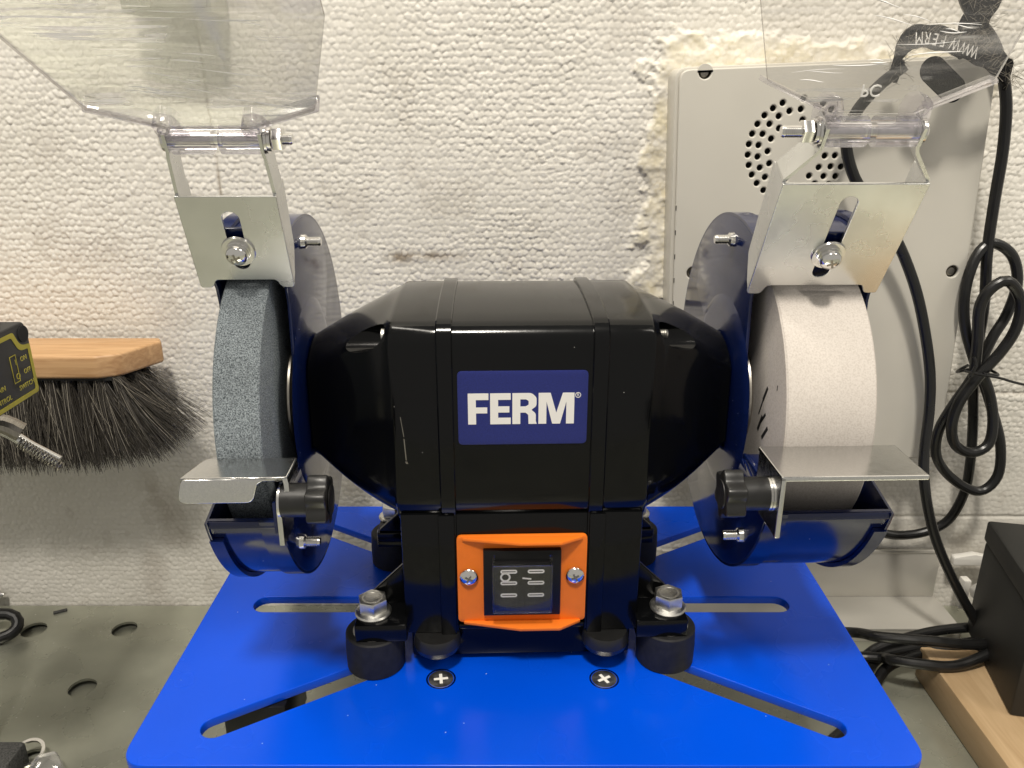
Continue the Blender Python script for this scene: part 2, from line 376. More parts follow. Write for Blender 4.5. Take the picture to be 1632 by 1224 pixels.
def thing(name, label, cat, loc=(0, 0, 0), rotz=0, group=None):
    o = bpy.data.objects.new(name, None); o.empty_display_size = .02; COL.objects.link(o); o.location = loc; o.rotation_euler = (0, 0, R(rotz))
    o['label'] = label; o['category'] = cat
    if group: o['group'] = group
    return o
def tag(o, label, cat, group=None):
    o['label'] = label; o['category'] = cat
    if group: o['group'] = group
    return o
def here(bm, origin):                       # eye-frame millimetres -> local metres of a thing standing at origin (eye frame)
    xf(bm, T(-origin[0], -origin[1], -origin[2])); return scale_bm(bm)

# ================================================================= SETTING
# ---- wall of expanded foam board: every bead is relief in the mesh
YW = 572.0
def hash2(i, j, k):
    h = np.sin(i * 127.1 + j * 311.7 + k * 74.7) * 43758.5453; return h - np.floor(h)
def vnoise(x, y, k):
    i, j = np.floor(x), np.floor(y); u, v = x - i, y - j; u = u * u * (3 - 2 * u); v = v * v * (3 - 2 * v)
    return (hash2(i, j, k) * (1 - u) + hash2(i + 1, j, k) * u) * (1 - v) + (hash2(i, j + 1, k) * (1 - u) + hash2(i + 1, j + 1, k) * u) * v
def fbm(x, y, k, o=4):
    return sum(vnoise(x * 2 ** n, y * 2 ** n, k + n) / 2 ** (n + 1) for n in range(o))
def beads(x, z, size):
    wx = x / size + .35 * fbm(x / 14, z / 14, 5, 2); wz = z / size * 1.02 + .35 * fbm(x / 14 + 9, z / 14, 8, 2)
    j0 = np.floor(wz); f1 = np.full(x.shape, 9.0); f2 = f1.copy(); hid = np.zeros(x.shape); tx = hid.copy(); tz = hid.copy()
    for dj in (-1, 0, 1):
        j = j0 + dj; odd = .5 * np.mod(j, 2); i0 = np.floor(wx - odd)
        for di in (-1, 0, 1):
            i = i0 + di
            dx = wx - (i + odd + .5 + .62 * (hash2(i, j, 1) - .5)); dz = wz - (j + .5 + .62 * (hash2(i, j, 2) - .5)); d = np.sqrt(dx * dx + dz * dz)
            c = d < f1; f2 = np.where(c, f1, np.minimum(f2, d)); f1 = np.where(c, d, f1)
            hid = np.where(c, hash2(i, j, 3), hid); tx = np.where(c, dx * (hash2(i, j, 4) - .5), tx); tz = np.where(c, dz * (hash2(i, j, 6) - .56), tz)
    e = np.clip((f2 - f1) / .34, 0, 1); e = e * e * (3 - 2 * e)
    return e, hid, tx, tz, f1
SEAM_X = -203.0
def wall_mesh():
    st = .78; xs = np.arange(-470, 471, st); zs = np.arange(-412, 90, st); X, Z = np.meshgrid(xs, zs)
    e, hid, tx, tz, f1 = beads(X, Z, 4.3)
    smooth = np.clip((fbm(X / 60, Z / 60, 31) - .40) * 5, 0, 1)                  # melted, smoother patches
    low = np.clip((-225 - Z) / 60, 0, 1); calm = 1 - .45 * low - .35 * smooth * (1 - low)
    lowr = np.clip((X - 180) / 60, 0, 1) * low; calm *= 1 - .35 * lowr
    h = (e * (.5 + .5 * hid) + 1.5 * tx + 1.6 * tz) * .78 * calm
    h += 1.6 * (fbm(X / 110, Z / 110, 40, 2) - .5) + .5 * (fbm(X / 22, Z / 22, 44, 2) - .5)
    # board joints
    jx = np.abs(X - SEAM_X - 1.6 * (fbm(Z / 25, Z * 0, 50) - .5) - (Z - 5) * -.03); h -= 1.6 * np.exp(-(jx / 1.2) ** 2) * (Z > -75)
    jz = np.abs(Z + 213 + .012 * (X - 350)); h -= 1.2 * np.exp(-(jz / 1.3) ** 2) * (X > 300)
    jv = np.abs(X - 268 - 1.5 * (fbm(Z / 20, Z * 0, 52) - .5)); h -= 1.0 * np.exp(-(jv / 1.4) ** 2) * (Z < -262)
    jb = np.abs(Z + 318 + 2 * (fbm(X / 30, X * 0, 53) - .5)); h -= .9 * np.exp(-(jb / 1.5) ** 2) * (X > 240)
    # foam sealant squeezed out round the enclosure
    dxb = np.maximum(np.maximum(104 - X, X - 300), 0); dzb = np.maximum(np.maximum(Z - 18, -250 - Z), 0); db = np.hypot(dxb, dzb)
    nf = fbm(X / 16, Z / 16, 60, 5); fo = np.clip(1 - (db - 9 - 34 * (nf - .42)) / 5, 0, 1) * (Z > -140) * (X < 330); 
    h = h * (1 - .7 * fo) + fo * (1.2 + 3.2 * fbm(X / 7, Z / 7, 66, 4))
    st1 = np.zeros(X.shape + (4,)); st1[..., 3] = 1
    st1[..., 0] = fo * np.clip(.35 + 1.3 * (fbm(X / 11, Z / 11, 70) - .4), 0, 1)
    brown = np.exp(-(((X + 78) / 9) ** 2 + ((Z + 111) / 4) ** 2)) + .75 * np.exp(-(((X + 52) / 20) ** 2 + ((Z + 110) / 3) ** 2))
    brown = brown * (.3 + 1.1 * fbm(X / 6, Z / 4, 75)) + .75 * np.exp(-(jx / .9) ** 2) * (Z > -72) * fbm(X / 5, Z / 12, 77) * 1.5
    brown += .35 * np.exp(-(jz / 1.2) ** 2) * (X > 300) + .12 * (fbm(X / 35, Z / 35, 80) > .62)
    brown += np.clip((fbm(X / 45, Z / 45, 83) - .56) * 2, 0, .25) * low
    st1[..., 1] = np.clip(brown, 0, .8); st1[..., 2] = np.clip((e - .55) * 1.4, 0, 1) * hid * .8 * (1 - .6 * low)
    nx, nz = len(xs), len(zs); co = np.stack([X, YW - h, Z + EYE], -1).reshape(-1, 3) * K
    idx = np.arange(nx * nz).reshape(nz, nx); q = np.stack([idx[:-1, :-1], idx[:-1, 1:], idx[1:, 1:], idx[1:, :-1]], -1).reshape(-1, 4)
    far = np.array([(-1800, 89), (1800, 89), (1800, 1700), (-1800, 1700), (-1800, -412), (-469.5, -412), (-469.5, 89), (469.5, -412), (1800, -412), (469.5, 89)], float)
    b0 = len(co); co = np.vstack([co, np.stack([far[:, 0], np.full(len(far), YW), far[:, 1] + EYE], -1) * K])
    q = np.vstack([q, b0 + np.array([(0, 1, 2, 3), (4, 5, 6, 0), (7, 8, 1, 9)])])
    me = bpy.data.meshes.new('wall'); me.vertices.add(len(co)); me.vertices.foreach_set('co', co.ravel())
    me.loops.add(q.size); me.loops.foreach_set('vertex_index', q.ravel().astype(np.int32))
    me.polygons.add(len(q)); me.polygons.foreach_set('loop_start', np.arange(0, q.size, 4, dtype=np.int32)); me.polygons.foreach_set('loop_total', np.full(len(q), 4, np.int32))
    me.update(calc_edges=True)
    a = me.attributes.new('stain', 'FLOAT_COLOR', 'POINT'); cc = np.vstack([st1.reshape(-1, 4), np.tile([0, 0, .3, 1], (len(far), 1))]); a.data.foreach_set('color', cc.ravel().astype(np.float32))
    me.polygons.foreach_set('use_smooth', [True] * len(me.polygons)); return me
wall = obj('wall', wall_mesh(), 'foam_board', smooth=False); wall['kind'] = 'structure'
wall['label'] = 'off-white expanded foam board wall with beaded surface and stains'

# ---- steel bench with punched holes
holes = [circle(-306, 540, 9.5, 28), circle(-306, 473, 9.5, 28), circle(-377, 539, 9.5, 28), circle(-377, 473, 9.5, 28), circle(-306, 406, 9.5, 28), circle(-377, 406, 9.5, 28)]
bt = sheet([(-900, -150), (900, -150), (900, 571), (-900, 571)], holes, 2.0)
bench = obj('workbench', scale_bm(xf(bt, T(0, 0, -1))), 'bench'); bench['kind'] = 'structure'; bench['label'] = 'scratched grey steel bench top with punched round holes'
obj('bench_underside', scale_bm(box(-900, 900, -150, 571, -30, -5)), 'bench', bench)

# ================================================================= BLUE PLATE AND ITS STAND
PX = 5.4; PO = (PX, 404.5, -283)
def plate_slots():
    o = []
    for s in (-1, 1):
        o.append(slot(s * 145.5, -97, s * 74, -53, 13.5)); o.append(slot(s * 145.5, 97, s * 74, 53, 13.5)); o.append(slot(s * 149, 1, s * 64, 1, 15))
    return o
plate = thing('mounting_plate', 'bright blue slotted metal plate under the bench grinder', 'plate', P(*PO))
pl = sheet(rpoly([(-181.5, -120.5), (181.5, -120.5), (181.5, 120.5), (-181.5, 120.5)], 13, 8), plate_slots(), 5.0, .5)
obj('plate', scale_bm(xf(pl, T(0, 0, -2.5))), 'blue_plate', plate, smooth=False)
for s in (-1, 1):
    h = lathe([(0, .15), (6.4, .15), (6.7, -.6), (4, -3), (0, -3)], 32)
    sh = obj('screw', scale_bm(xf(h, T(s * 41.7, -63.5, 0))), 'bolt_zinc', plate)
    obj('cross_recess', scale_bm(xf(cross_recess(3.6, .16), T(s * 41.7, -63.5, 0) @ RZ(8 if s < 0 else 30))), M['sticker_white'], sh)
    obj('countersink', scale_bm(xf(ring_lathe([(6.75, .05), (7.6, .08), (7.4, -.3), (6.75, -.3)], 32), T(s * 41.7, -63.5, 0))), 'zinc_bright', sh)
stand = thing('support_stand', 'dark steel stand carrying the blue plate above the bench', 'stand', P(PX, 404.5, -400))
obj('column', scale_bm(box(-45, 45, -40, 40, 4, 111.8, 3)), 'black_cast', stand)
obj('foot_plate', scale_bm(box(-60, 60, -50, 60, 0, 4, 1)), 'black_cast', stand)
obj('bracket', scale_bm(box(-150, -118, -78, -40, 84, 111.8, 2)), 'black_cast', stand)

# ================================================================= BENCH GRINDER
G = thing('bench_grinder', 'black bench grinder with grey and white stones bolted to blue plate', 'bench grinder', P(3.5, 400, -283), 1.7)
def g(name, bm, m, parent=None, **k): return obj(name, scale_bm(bm), m, parent or G, **k)
AX = 135.0                                   # axle height above the plate
# ---- motor housing
NC = 9
def square_ring(x, hy, hz, r, arch=3.2, cz=AX, rb=22.0, hb=57.0):
    pts = []
    for cy, cz_, a0, rr_ in ((hy - r, hz - r, 0, r), (-(hy - r), hz - r, 90, r), (-(hy - rb), -(hz - 49 + hb - rb), 180, rb), (hy - rb, -(hz - 49 + hb - rb), 270, rb)):
        for k in range(NC): a = R(a0 + 90 * k / (NC - 1)); pts.append([cy + rr_ * math.cos(a), cz_ + rr_ * math.sin(a)])
    top = [( (hy - r) - 2 * (hy - r) * k / 8) for k in range(1, 8)]
    full = pts[:NC] + [[y, hz] for y in top] + pts[NC:]
    out = []
    for y, z in full:
        if z > 0: z += arch * (1 - min(1, abs(y) / hy) ** 2)
        out.append((x, y, cz + z))
    return out
def round_ring(x, r, ref):
    out = []
    for _, y, z in ref: a = math.atan2(z - AX, y); out.append((x, r * math.cos(a), AX + r * math.sin(a)))
    return out
g('stator_sleeve', loft([square_ring(-32.5, 49, 48.6, 8.5), square_ring(32.5, 49, 48.6, 8.5)]), 'black_paint')
for s in (-1, 1):
    rs = [square_ring(s * 32, 47, 47, 6), square_ring(s * 32, 50, 49.6, 8.8), square_ring(s * 32.4, 50.5, 50.1, 9), square_ring(s * 38.8, 50.5, 50.1, 9), square_ring(s * 39.4, 50, 49.6, 8.8), square_ring(s * 39.6, 47, 47, 6)]
    g('band', loft(rs), 'black_paint', ang=25)
    ref = square_ring(0, 49.2, 49.2, 6.5)
    rr = [square_ring(s * 39.5, 49.2, 48.8, 8.5), square_ring(s * 58.8, 49.2, 48.8, 8.5), square_ring(s * 60.4, 48.8, 48.4, 9), square_ring(s * 61.4, 48.0, 47.6, 9.5, hb=54.0)]
    q0 = square_ring(0, 48.0, 47.6, 9.5, hb=54.0)
    for k in range(1, 10):
        t = k / 9; x = 61.2 + (101.5 - 61.2) * t; c = round_ring(0, 32.5, ref); mixw = t ** 1.05
        bul = 1.8 * math.sin(math.pi * t)
        rr.append([(s * x, a[1] * (1 - mixw) + b[1] * mixw + bul * (1 if a[1] > 0 else -1) * .7, (a[2] - AX) * (1 - mixw) + (b[2] - AX) * mixw + AX + bul * (1 if a[2] > AX else -1) * .7) for a, b in zip(q0, c)])
    rr += [round_ring(s * 103.2, 31.6, ref), round_ring(s * 104.2, 29.5, ref)]
    bell = g('end_bell', loft(rr), 'black_paint', ang=28)
    # bolt pockets cut in the corners of the bell
    for cy, cz in ((-39, 176), (39, 176)):
        cut = obj('tmp', scale_bm(xf(lathe([(0, 0), (6.6, 0), (6.6, 22), (0, 22)], 28, 'X'), T(61.4 if s > 0 else -83.4, cy, cz))), 'black_paint')
        cut.parent = G; md = bell.modifiers.new('b', 'BOOLEAN'); md.object = cut; md.operation = 'DIFFERENCE'; md.solver = 'EXACT'
        bpy.context.view_layer.update(); dg = bpy.context.evaluated_depsgraph_get(); nm = bpy.data.meshes.new_from_object(bell.evaluated_get(dg))
        bell.modifiers.clear(); old = bell.data; bell.data = nm; bpy.data.meshes.remove(old); bpy.data.objects.remove(cut)
        if cz > 100 and cy < 0:
            th = thread(2.2, 6) if s > 0 else lathe([(0, 0), (3.6, 0), (3.6, 3), (0, 3.4)], 20)
            xf(th, RY(90 * s) if True else RY(0)); g('housing_bolt', xf(th, T(s * 61.5, cy + .5, cz + 1)), 'bolt_zinc', bell)
    bell.data.polygons.foreach_set('use_smooth', [True] * len(bell.data.polygons)); bell.data.set_sharp_from_angle(angle=R(28))
# ---- base: legs, centre panel, bottom cover, foot lugs
for s in (-1, 1):
    x0, x1 = sorted((s * 32, s * 59.3))
    leg = g('base_leg', join(box(x0, x1, -48.2, 49, 21, 89.5, 1.0), box(*sorted((s * 33, s * 41)), -49.6, 49.5, 19.6, 89.3, .8)), 'black_paint')
    for cy in (-1, 1):
        yc = -43.6 if cy < 0 else 56.0
        y0, y1 = (-55.2, -31) if cy < 0 else (36, 66)
        lx0, lx1 = sorted((s * 58, s * 84.2))
        lug = g('foot_lug', box(lx0, lx1, y0, y1, 21.2, 31, .8), 'black_paint')
        tri = xf(sheet(rpoly([(0, 0), (25, 0), (0, 24)], [0, 1, 1]), (), 3.2, .3), basis((s * 59, y1 - 3 if cy < 0 else y0 + 3, 31), (s, 0, 0), (0, 0, 1), (0, -1, 0)))
        g('gusset', tri, 'black_paint', lug)
        ft = g('rubber_foot', xf(lathe([(0, 0), (14.3, 0), (15.0, .8), (15.2, 10), (14.8, 20.2), (14.1, 21), (11.2, 21.05), (11.2, 19.5), (0, 19.5)], 48), T(s * 76, yc, 0)), 'rubber')
        g('steel_insert', xf(lathe([(0, 19.6), (11, 19.6), (11, 21.12), (0, 21.12)], 40), T(s * 76, yc, 0)), 'white_plastic', ft)
        bo = g('hex_bolt', xf(join(lathe([(0, 0), (9.2, 0), (9.4, .7), (8.8, 1.5), (6.4, 2.6), (0, 2.6)], 40), xf(hex_prism(13.4, 6.8, .6), T(0, 0, 2.2) @ RZ(12 if s < 0 else -8)), xf(ring_lathe([(4.2, 8.8), (5.4, 8.8), (5.3, 9.1), (4.4, 9.1)], 32), T(0, 0, 0))), T(s * 76, yc, 31)), 'bolt_zinc')
        g('bolt_mark', xf(join(box(-2.2, -.6, -.3, .3, 8.78, 8.95), box(.5, 2.3, -.9, -.3, 8.78, 8.95), box(.2, .8, -.9, 1.2, 8.78, 8.93)), T(s * 76, yc, 31) @ RZ(-25)), 'bolt_zinc', bo)
    dm = g('base_plug', xf(lathe([(0, 0), (4, .5), (8, 2.2), (11.2, 5.2), (12.2, 8.2), (12.0, 10), (11.5, 13), (11, 14), (0, 14)], 44), T(s * 43.5, -46.5, 6.8)), 'knob')
g('centre_panel', box(-32.5, 32.5, -47.2, 47, 27, 88.8, .5), 'black_paint')
g('panel_lip', box(-32, 32, -49.2, -40, 23.5, 26.5, .7), 'black_paint')
g('bottom_cover', box(-57, 57, -43.5, 44, 3.2, 22, 1.5), 'black_paint')
# ---- label
lab = g('brand_label', xf(sheet(rpoly([(-30, -18.2), (30, -18.2), (30, 18.2), (-30, 18.2)], 2.4), (), .5, .12), basis((0, -49.25, 145), (1, 0, 0), (0, 0, 1), (0, -1, 0))), 'sticker')
def glyph(outl, hol=()): return sheet(outl, hol, .16)
FERM = {
 'F': ([(0, 0), (24, 0), (24, 36), (58, 36), (58, 55), (24, 55), (24, 79), (62, 79), (62, 100), (0, 100)], []),
 'E': ([(0, 0), (62, 0), (62, 21), (24, 21), (24, 38), (58, 38), (58, 58), (24, 58), (24, 79), (62, 79), (62, 100), (0, 100)], []),
 'R': (rpoly([(0, 0), (24, 0), (24, 37), (40, 37), (48, 30), (49, 0), (74, 0), (71, 10), (71, 34), (57, 46), (73, 58), (73, 86), (58, 100), (0, 100)], [0, 0, 0, 6, 6, 0, 0, 4, 14, 3, 16, 16, 18, 0]), [rpoly([(24, 57), (40, 57), (49, 62), (49, 75), (41, 80), (24, 80)], [0, 6, 5, 5, 6, 0])]),
 'M': ([(0, 0), (24, 0), (24, 72), (42, 0), (66, 0), (84, 72), (84, 0), (108, 0), (108, 100), (73, 100), (54, 36), (36, 100), (0, 100)], []),
}
x = -25.3
for ch, wd in (('F', 62), ('E', 62), ('R', 74), ('M', 108)):
    o_, h_ = FERM[ch]; sc_ = .153
    gl = glyph([(a * sc_, b * sc_) for a, b in o_], [[(a * sc_, b * sc_) for a, b in h] for h in h_])
    g('letter', xf(gl, basis((x, -49.57, 137.1), (1, 0, 0), (0, 0, 1), (0, -1, 0))), 'sticker_white', lab, smooth=False); x += (wd + 5) * sc_
g('letter', xf(join(sheet(circle(0, 0, 1.35, 24), [circle(0, 0, 1.05, 24)], .14), text('R', 1.9, .14)), basis((x + .9, -49.57, 151.2), (1, 0, 0), (0, 0, 1), (0, -1, 0))), 'sticker_white', lab, smooth=False)
for (sx0, sz0, sx1, sz1, wd_) in ((-56.6, 141, -55.4, 131, .35), (-55.4, 130, -54.8, 119, .5), (-54.9, 118.4, -54.4, 117.2, 1.0)):
    g('scratch', xf(sheet([(sx0 - wd_ / 2, sz0), (sx0 + wd_ / 2, sz0), (sx1 + wd_ / 2, sz1), (sx1 - wd_ / 2, sz1)], (), .06), basis((0, -49.22, 0), (1, 0, 0), (0, 0, 1), (0, -1, 0))), 'steel_dark', smooth=False)
# ---- switch
FY = -47.6
def front(bm, x, z, y=FY): return xf(bm, basis((x, y, z), (1, 0, 0), (0, 0, 1), (0, -1, 0)))
sp = g('switch_plate', join(
    front(sheet(rpoly([(-32.2, -23.5), (-24, -25.5), (24, -25.5), (32.2, -23.5), (32.2, 25.5), (-32.2, 25.5)], [2.5, 1, 1, 2.5, 2.5, 2.5]), (), 2.4, .35), 0, 52.5, FY - 1.2),
    xf(sheet(rpoly([(-29, 0), (29.5, 0), (29.8, -1.5), (19, -8.2), (-1, -8.2), (-29.5, -1.5)], [0, 0, .5, .8, 1.5, .5]), (), 1.7, .3), T(0, FY - 1.6, 76.6) @ RX(-7)),
    xf(sheet(rpoly([(-29, 0), (29.5, 0), (29.8, -1.5), (19, -7.6), (-1, -7.6), (-29.5, -1.5)], [0, 0, .5, .8, 1.5, .5]), (), 1.7, .3), T(0, FY - 1.6, 28.6) @ RX(4))), 'orange')
for s in (-1, 1):
    sw = g('screw', xf(pan_head(4.7, 3.0), basis((s * 26.4, FY - 2.3, 55.5), (1, 0, 0), (0, 0, 1), (0, -1, 0))), 'chrome', sp)
for s in (-1, 1):
    g('cross_recess', xf(cross_recess(2.1, 0), basis((s * 26.4, FY - 5.36, 55.5), (math.cos(.5 * s), 0, math.sin(.5 * s)), (-math.sin(.5 * s), 0, math.cos(.5 * s)), (0, -1, 0))), 'steel_dark', sp)
rk = g('rocker_switch', join(box(-19.2, 19.2, FY - 5.2, FY - 1, 34, 71.4, .5), box(-14.5, 14.5, FY - 7.4, FY - 4, 38, 66, .6)), 'switch_black')
def slot_mark(x, z): return xf(sheet(slot(-3.1, 0, 3.1, 0, 2.1), [slot(-3.1, 0, 3.1, 0, .6)], .14), basis((x, FY - 7.47, z), (1, 0, 0), (0, 0, 1), (0, -1, 0)))
for zz in (61.0, 54.5, 47.5):
    for xx in (-6.7, 6.7): g('contact_slot', slot_mark(xx, zz), 'print_white', rk)
g('off_mark', xf(sheet(circle(0, 0, 2.6, 24), [circle(0, 0, 1.7, 24)], .14), basis((-8.4, FY - 7.47, 57.9), (1, 0, 0), (0, 0, 1), (0, -1, 0))), 'print_white', rk)
g('on_mark', xf(box(-2.2, 2.2, -.4, .4, -.07, .07), basis((2.2, FY - 7.47, 57), (.99, 0, -.12), (.12, 0, .99), (0, -1, 0))), 'print_white', rk)
cv = join(front(sheet(rpoly([(-14.8, -13.8), (14.8, -13.8), (14.8, 13.2), (-14.8, 13.2)], 1.0), (), 1.0, .2), 0, 52.2, FY - 9.6),
          box(-14.8, -13.8, FY - 9.6, FY - 5.2, 38.4, 66.5, .2), box(13.8, 14.8, FY - 9.6, FY - 5.2, 38.4, 66.5, .2), box(-13.8, 13.8, FY - 9.6, FY - 5.2, 38.4, 39.4, .2), box(-13.8, 13.8, FY - 9.4, FY - 6, 64.4, 65.4, .2),
          box(-14.8, -13.6, FY - 8, FY - 5.2, 64, 69, .3), box(13.6, 14.8, FY - 8, FY - 5.2, 64, 69, .3))
g('clear_cover', cv, 'clear_cover', rk)

# ---- wheels, guards, rests, deflectors and eye shields
GX = 106.5; GR = 90.0
def guard_outline(r):
    pts = []
    a0, a1 = 118, -163
    for k in range(73): a = R(a0 + (a1 - a0) * k / 72); pts.append((r * math.cos(a), r * math.sin(a)))
    return pts + rpoly([(-60, -24), (-37, -15), (-34, -8)], [2, 6, 2], 4)[:] + [(-34, 56), (-36, 64), (-42, 72)]
def wheel(s, x0, wd, m, name):
    r = 75
    prof = [(6, 0), (r - .6, 0), (r, .6), (r, wd - .6), (r - .6, wd), (6, wd)]
    prof = []
    for a, b in (((6, 0), (r - .8, 0)), ((r - .8, 0), (r, .8)), ((r, .8), (r, wd - .8)), ((r, wd - .8), (r - .8, wd)), ((r - .8, wd), (6, wd))): prof += [a]
    prof += [(6, wd)]
    bm = lathe(prof, 160, 'X'); xf(bm, T(x0 if s > 0 else -x0 - wd, 0, AX))
    wh = g(name, bm, m, ang=30)
    xi = x0 * s
    g('inner_flange', xf(xf(lathe([(0, 0), (29.5, 0), (30, .8), (29.8, 1.8), (25, 2.2), (24.6, 3.4), (24, 4.6), (12, 5), (0, 5)], 64, 'X'), RZ(180) if s > 0 else Matrix.Identity(4)), T(xi, 0, AX)), 'steel_ring', wh)
    g('outer_flange', xf(xf(lathe([(0, 0), (30, 0), (30, 1.5), (24, 4), (9, 5), (9, 12), (0, 12)], 64, 'X'), RZ(0) if s > 0 else RZ(180)), T(s * (x0 + wd), 0, AX)), 'navy', wh)
    return wh
w1 = wheel(-1, 113.8, 20, 'stone_grey', 'grinding_wheel'); w1['label'] = 'narrow dark grey grinding stone'
w2 = wheel(1, 114.2, 40, 'stone_white', 'grinding_wheel'); w2['label'] = 'wide cream white grinding stone'
# printed strokes on the inner face of the white stone
for i, (y, z, ln, a, wd) in enumerate(((-45, 149, 9, 62, 2.2), (-41, 141, 10, 66, 1.3), (-45.5, 137, 8, 50, 1.8), (-42, 133, 10, 64, 2.4), (-49.5, 131, 10, 52, 2.2), (-59, 157, 2.6, 90, .9))):
    c, s_ = math.cos(R(a)), math.sin(R(a))
    g('printed_mark', xf(sheet(rpoly([(-ln / 2, -wd / 2), (ln / 2, -wd * .4), (ln / 2, wd / 2), (-ln / 2, wd * .4)], .3, 2), (), .08), basis((114.17, y, z), (0, -c, s_), (0, -s_, -c), (-1, 0, 0))), 'print_black', w2)

for s, xo in ((-1, 137.3), (1, 161.0)):
    disc = xf(sheet(guard_outline(GR), (), 1.6, .3), basis((s * GX, 0, AX), (0, 1, 0), (0, 0, 1), (1, 0, 0)))
    gd = g('wheel_guard', join(disc, xf(arc_band(GR - 1.4, GR, *sorted((s * (GX - .2), s * xo)), 118, -163, 90), T(0, 0, AX))), 'navy', ang=32)
    gd['label'] = 'glossy navy guard round the grey stone' if s < 0 else 'glossy navy guard round the white stone'
    g('rim', xf(arc_band(GR - .4, GR + 1.3, *sorted((s * (GX - .6), s * (GX + 8.5))), 110, -163, 90), T(0, 0, AX)), 'navy', gd)
    g('cover_plate', xf(sheet(guard_outline(GR + 1.8), (), 1.4, .3), basis((s * (xo + .2), 0, AX), (0, 1, 0), (0, 0, 1), (1, 0, 0))), 'navy', gd)
    g('cover_rim', xf(arc_band(GR + .3, GR + 2.4, *sorted((s * (xo - 5), s * (xo + 1))), 112, -156, 90), T(0, 0, AX)), 'navy', gd)
    boss = [(20, 0), (50, 0), (47, .9), (43, 1.4), (20, 1.4)]
    g('boss', xf(xf(ring_lathe(boss, 72, 'X'), RZ(180) if s > 0 else Matrix.Identity(4)), T(s * (GX - .8), 0, AX)), 'navy', gd)
    g('axle_boss', xf(lathe([(0, 0), (20, 0), (20, 8), (0, 8)], 48, 'X'), T(104 if s > 0 else -112, 0, AX)), 'black_cast', gd)
    g('rest_tab', join(box(*sorted((s * 106.8, s * 116)), -64, -47, 117.5, 119.2, .5), box(*sorted((s * 106.2, s * 107.8)), -90, -46, 104, 119.2, .5)), 'navy', gd)
    g('front_lip', xf(box(*sorted((s * GX, s * xo)), -86.6, -84.4, -30.2, -26.6, .5), T(0, 0, AX)), 'navy', gd)
    for (yy, zz) in ((-1, 79), (-58, -53.6)):
        st_ = xf(join(thread(2.4, 9.5), lathe([(0, 0), (3.7, 0), (3.4, 2.2), (2.4, 3), (0, 3)], 20)), RY(-90 * s))
        g('stud', xf(st_, T(s * (GX - .7), yy, AX + zz)), 'zinc_bright', gd)
# tool rests
rest = join(box(103, 164, -105, -74, 133.2, 135.4, .6), box(103, 105.2, -105, -75.5, 107, 135.2, .6))
tr = g('tool_rest', rest, 'zinc_satin', smooth=False); tr['label'] = 'wide flat metal rest before the white stone'
lipp = sheet(rpoly([(-144.5, 122.6), (-113.5, 122.6), (-111, 131), (-107, 133.4), (-141.5, 133.4)], [3, 4, 3, 0, 2]), (), 2, .5)
top = sheet(rpoly([(-142.5, -95), (-99, -95), (-99, -76), (-138, -76)], [0, 0, .5, 4]), (), 2, .4)
left_rest = join(xf(top, T(0, 0, 132.6)), xf(lipp, basis((0, -95.6, 0), (1, 0, 0), (0, 0, 1), (0, -1, 0))),
                 strip([(-99.6, 133.4), (-99.2, 131), (-99.2, 127.5), (-103.2, 122), (-103.4, 118), (-103.4, 102)], -96, -78, 2))
tl = g('tool_rest', left_rest, 'zinc_satin', smooth=False); tl['label'] = 'narrow metal rest with bent lip before the grey stone'
for s, px, par in ((-1, 102.0, tl), (1, 103.0, tr)):
    yk, zk = -92, 121.5
    star = []
    for k in range(84): a = 2 * math.pi * k / 84; rr_ = 9.9 + 1.3 * math.cos(6 * a); star.append((rr_ * math.cos(a), rr_ * math.sin(a)))
    kb = g('knob', join(xf(xf(sheet(star, (), 8.5, 1.0, 2), RY(90)), T(s * 87, yk, zk)), xf(lathe([(0, 0), (7.2, 0), (7.2, 12), (0, 12)], 36, 'X'), T(90.5 if s > 0 else -102.5, yk, zk)), xf(lathe([(0, 0), (6.2, 0), (6.4, .5), (0, 1)], 36, 'X'), T(s * 82.4, yk, zk))), 'knob', par)
    g('washer', xf(ring_lathe([(3, 0), (7.6, 0), (7.6, 1), (3, 1)], 36, 'X'), T(101.9 if s > 0 else -103.2, yk, zk)), 'zinc_bright', par)

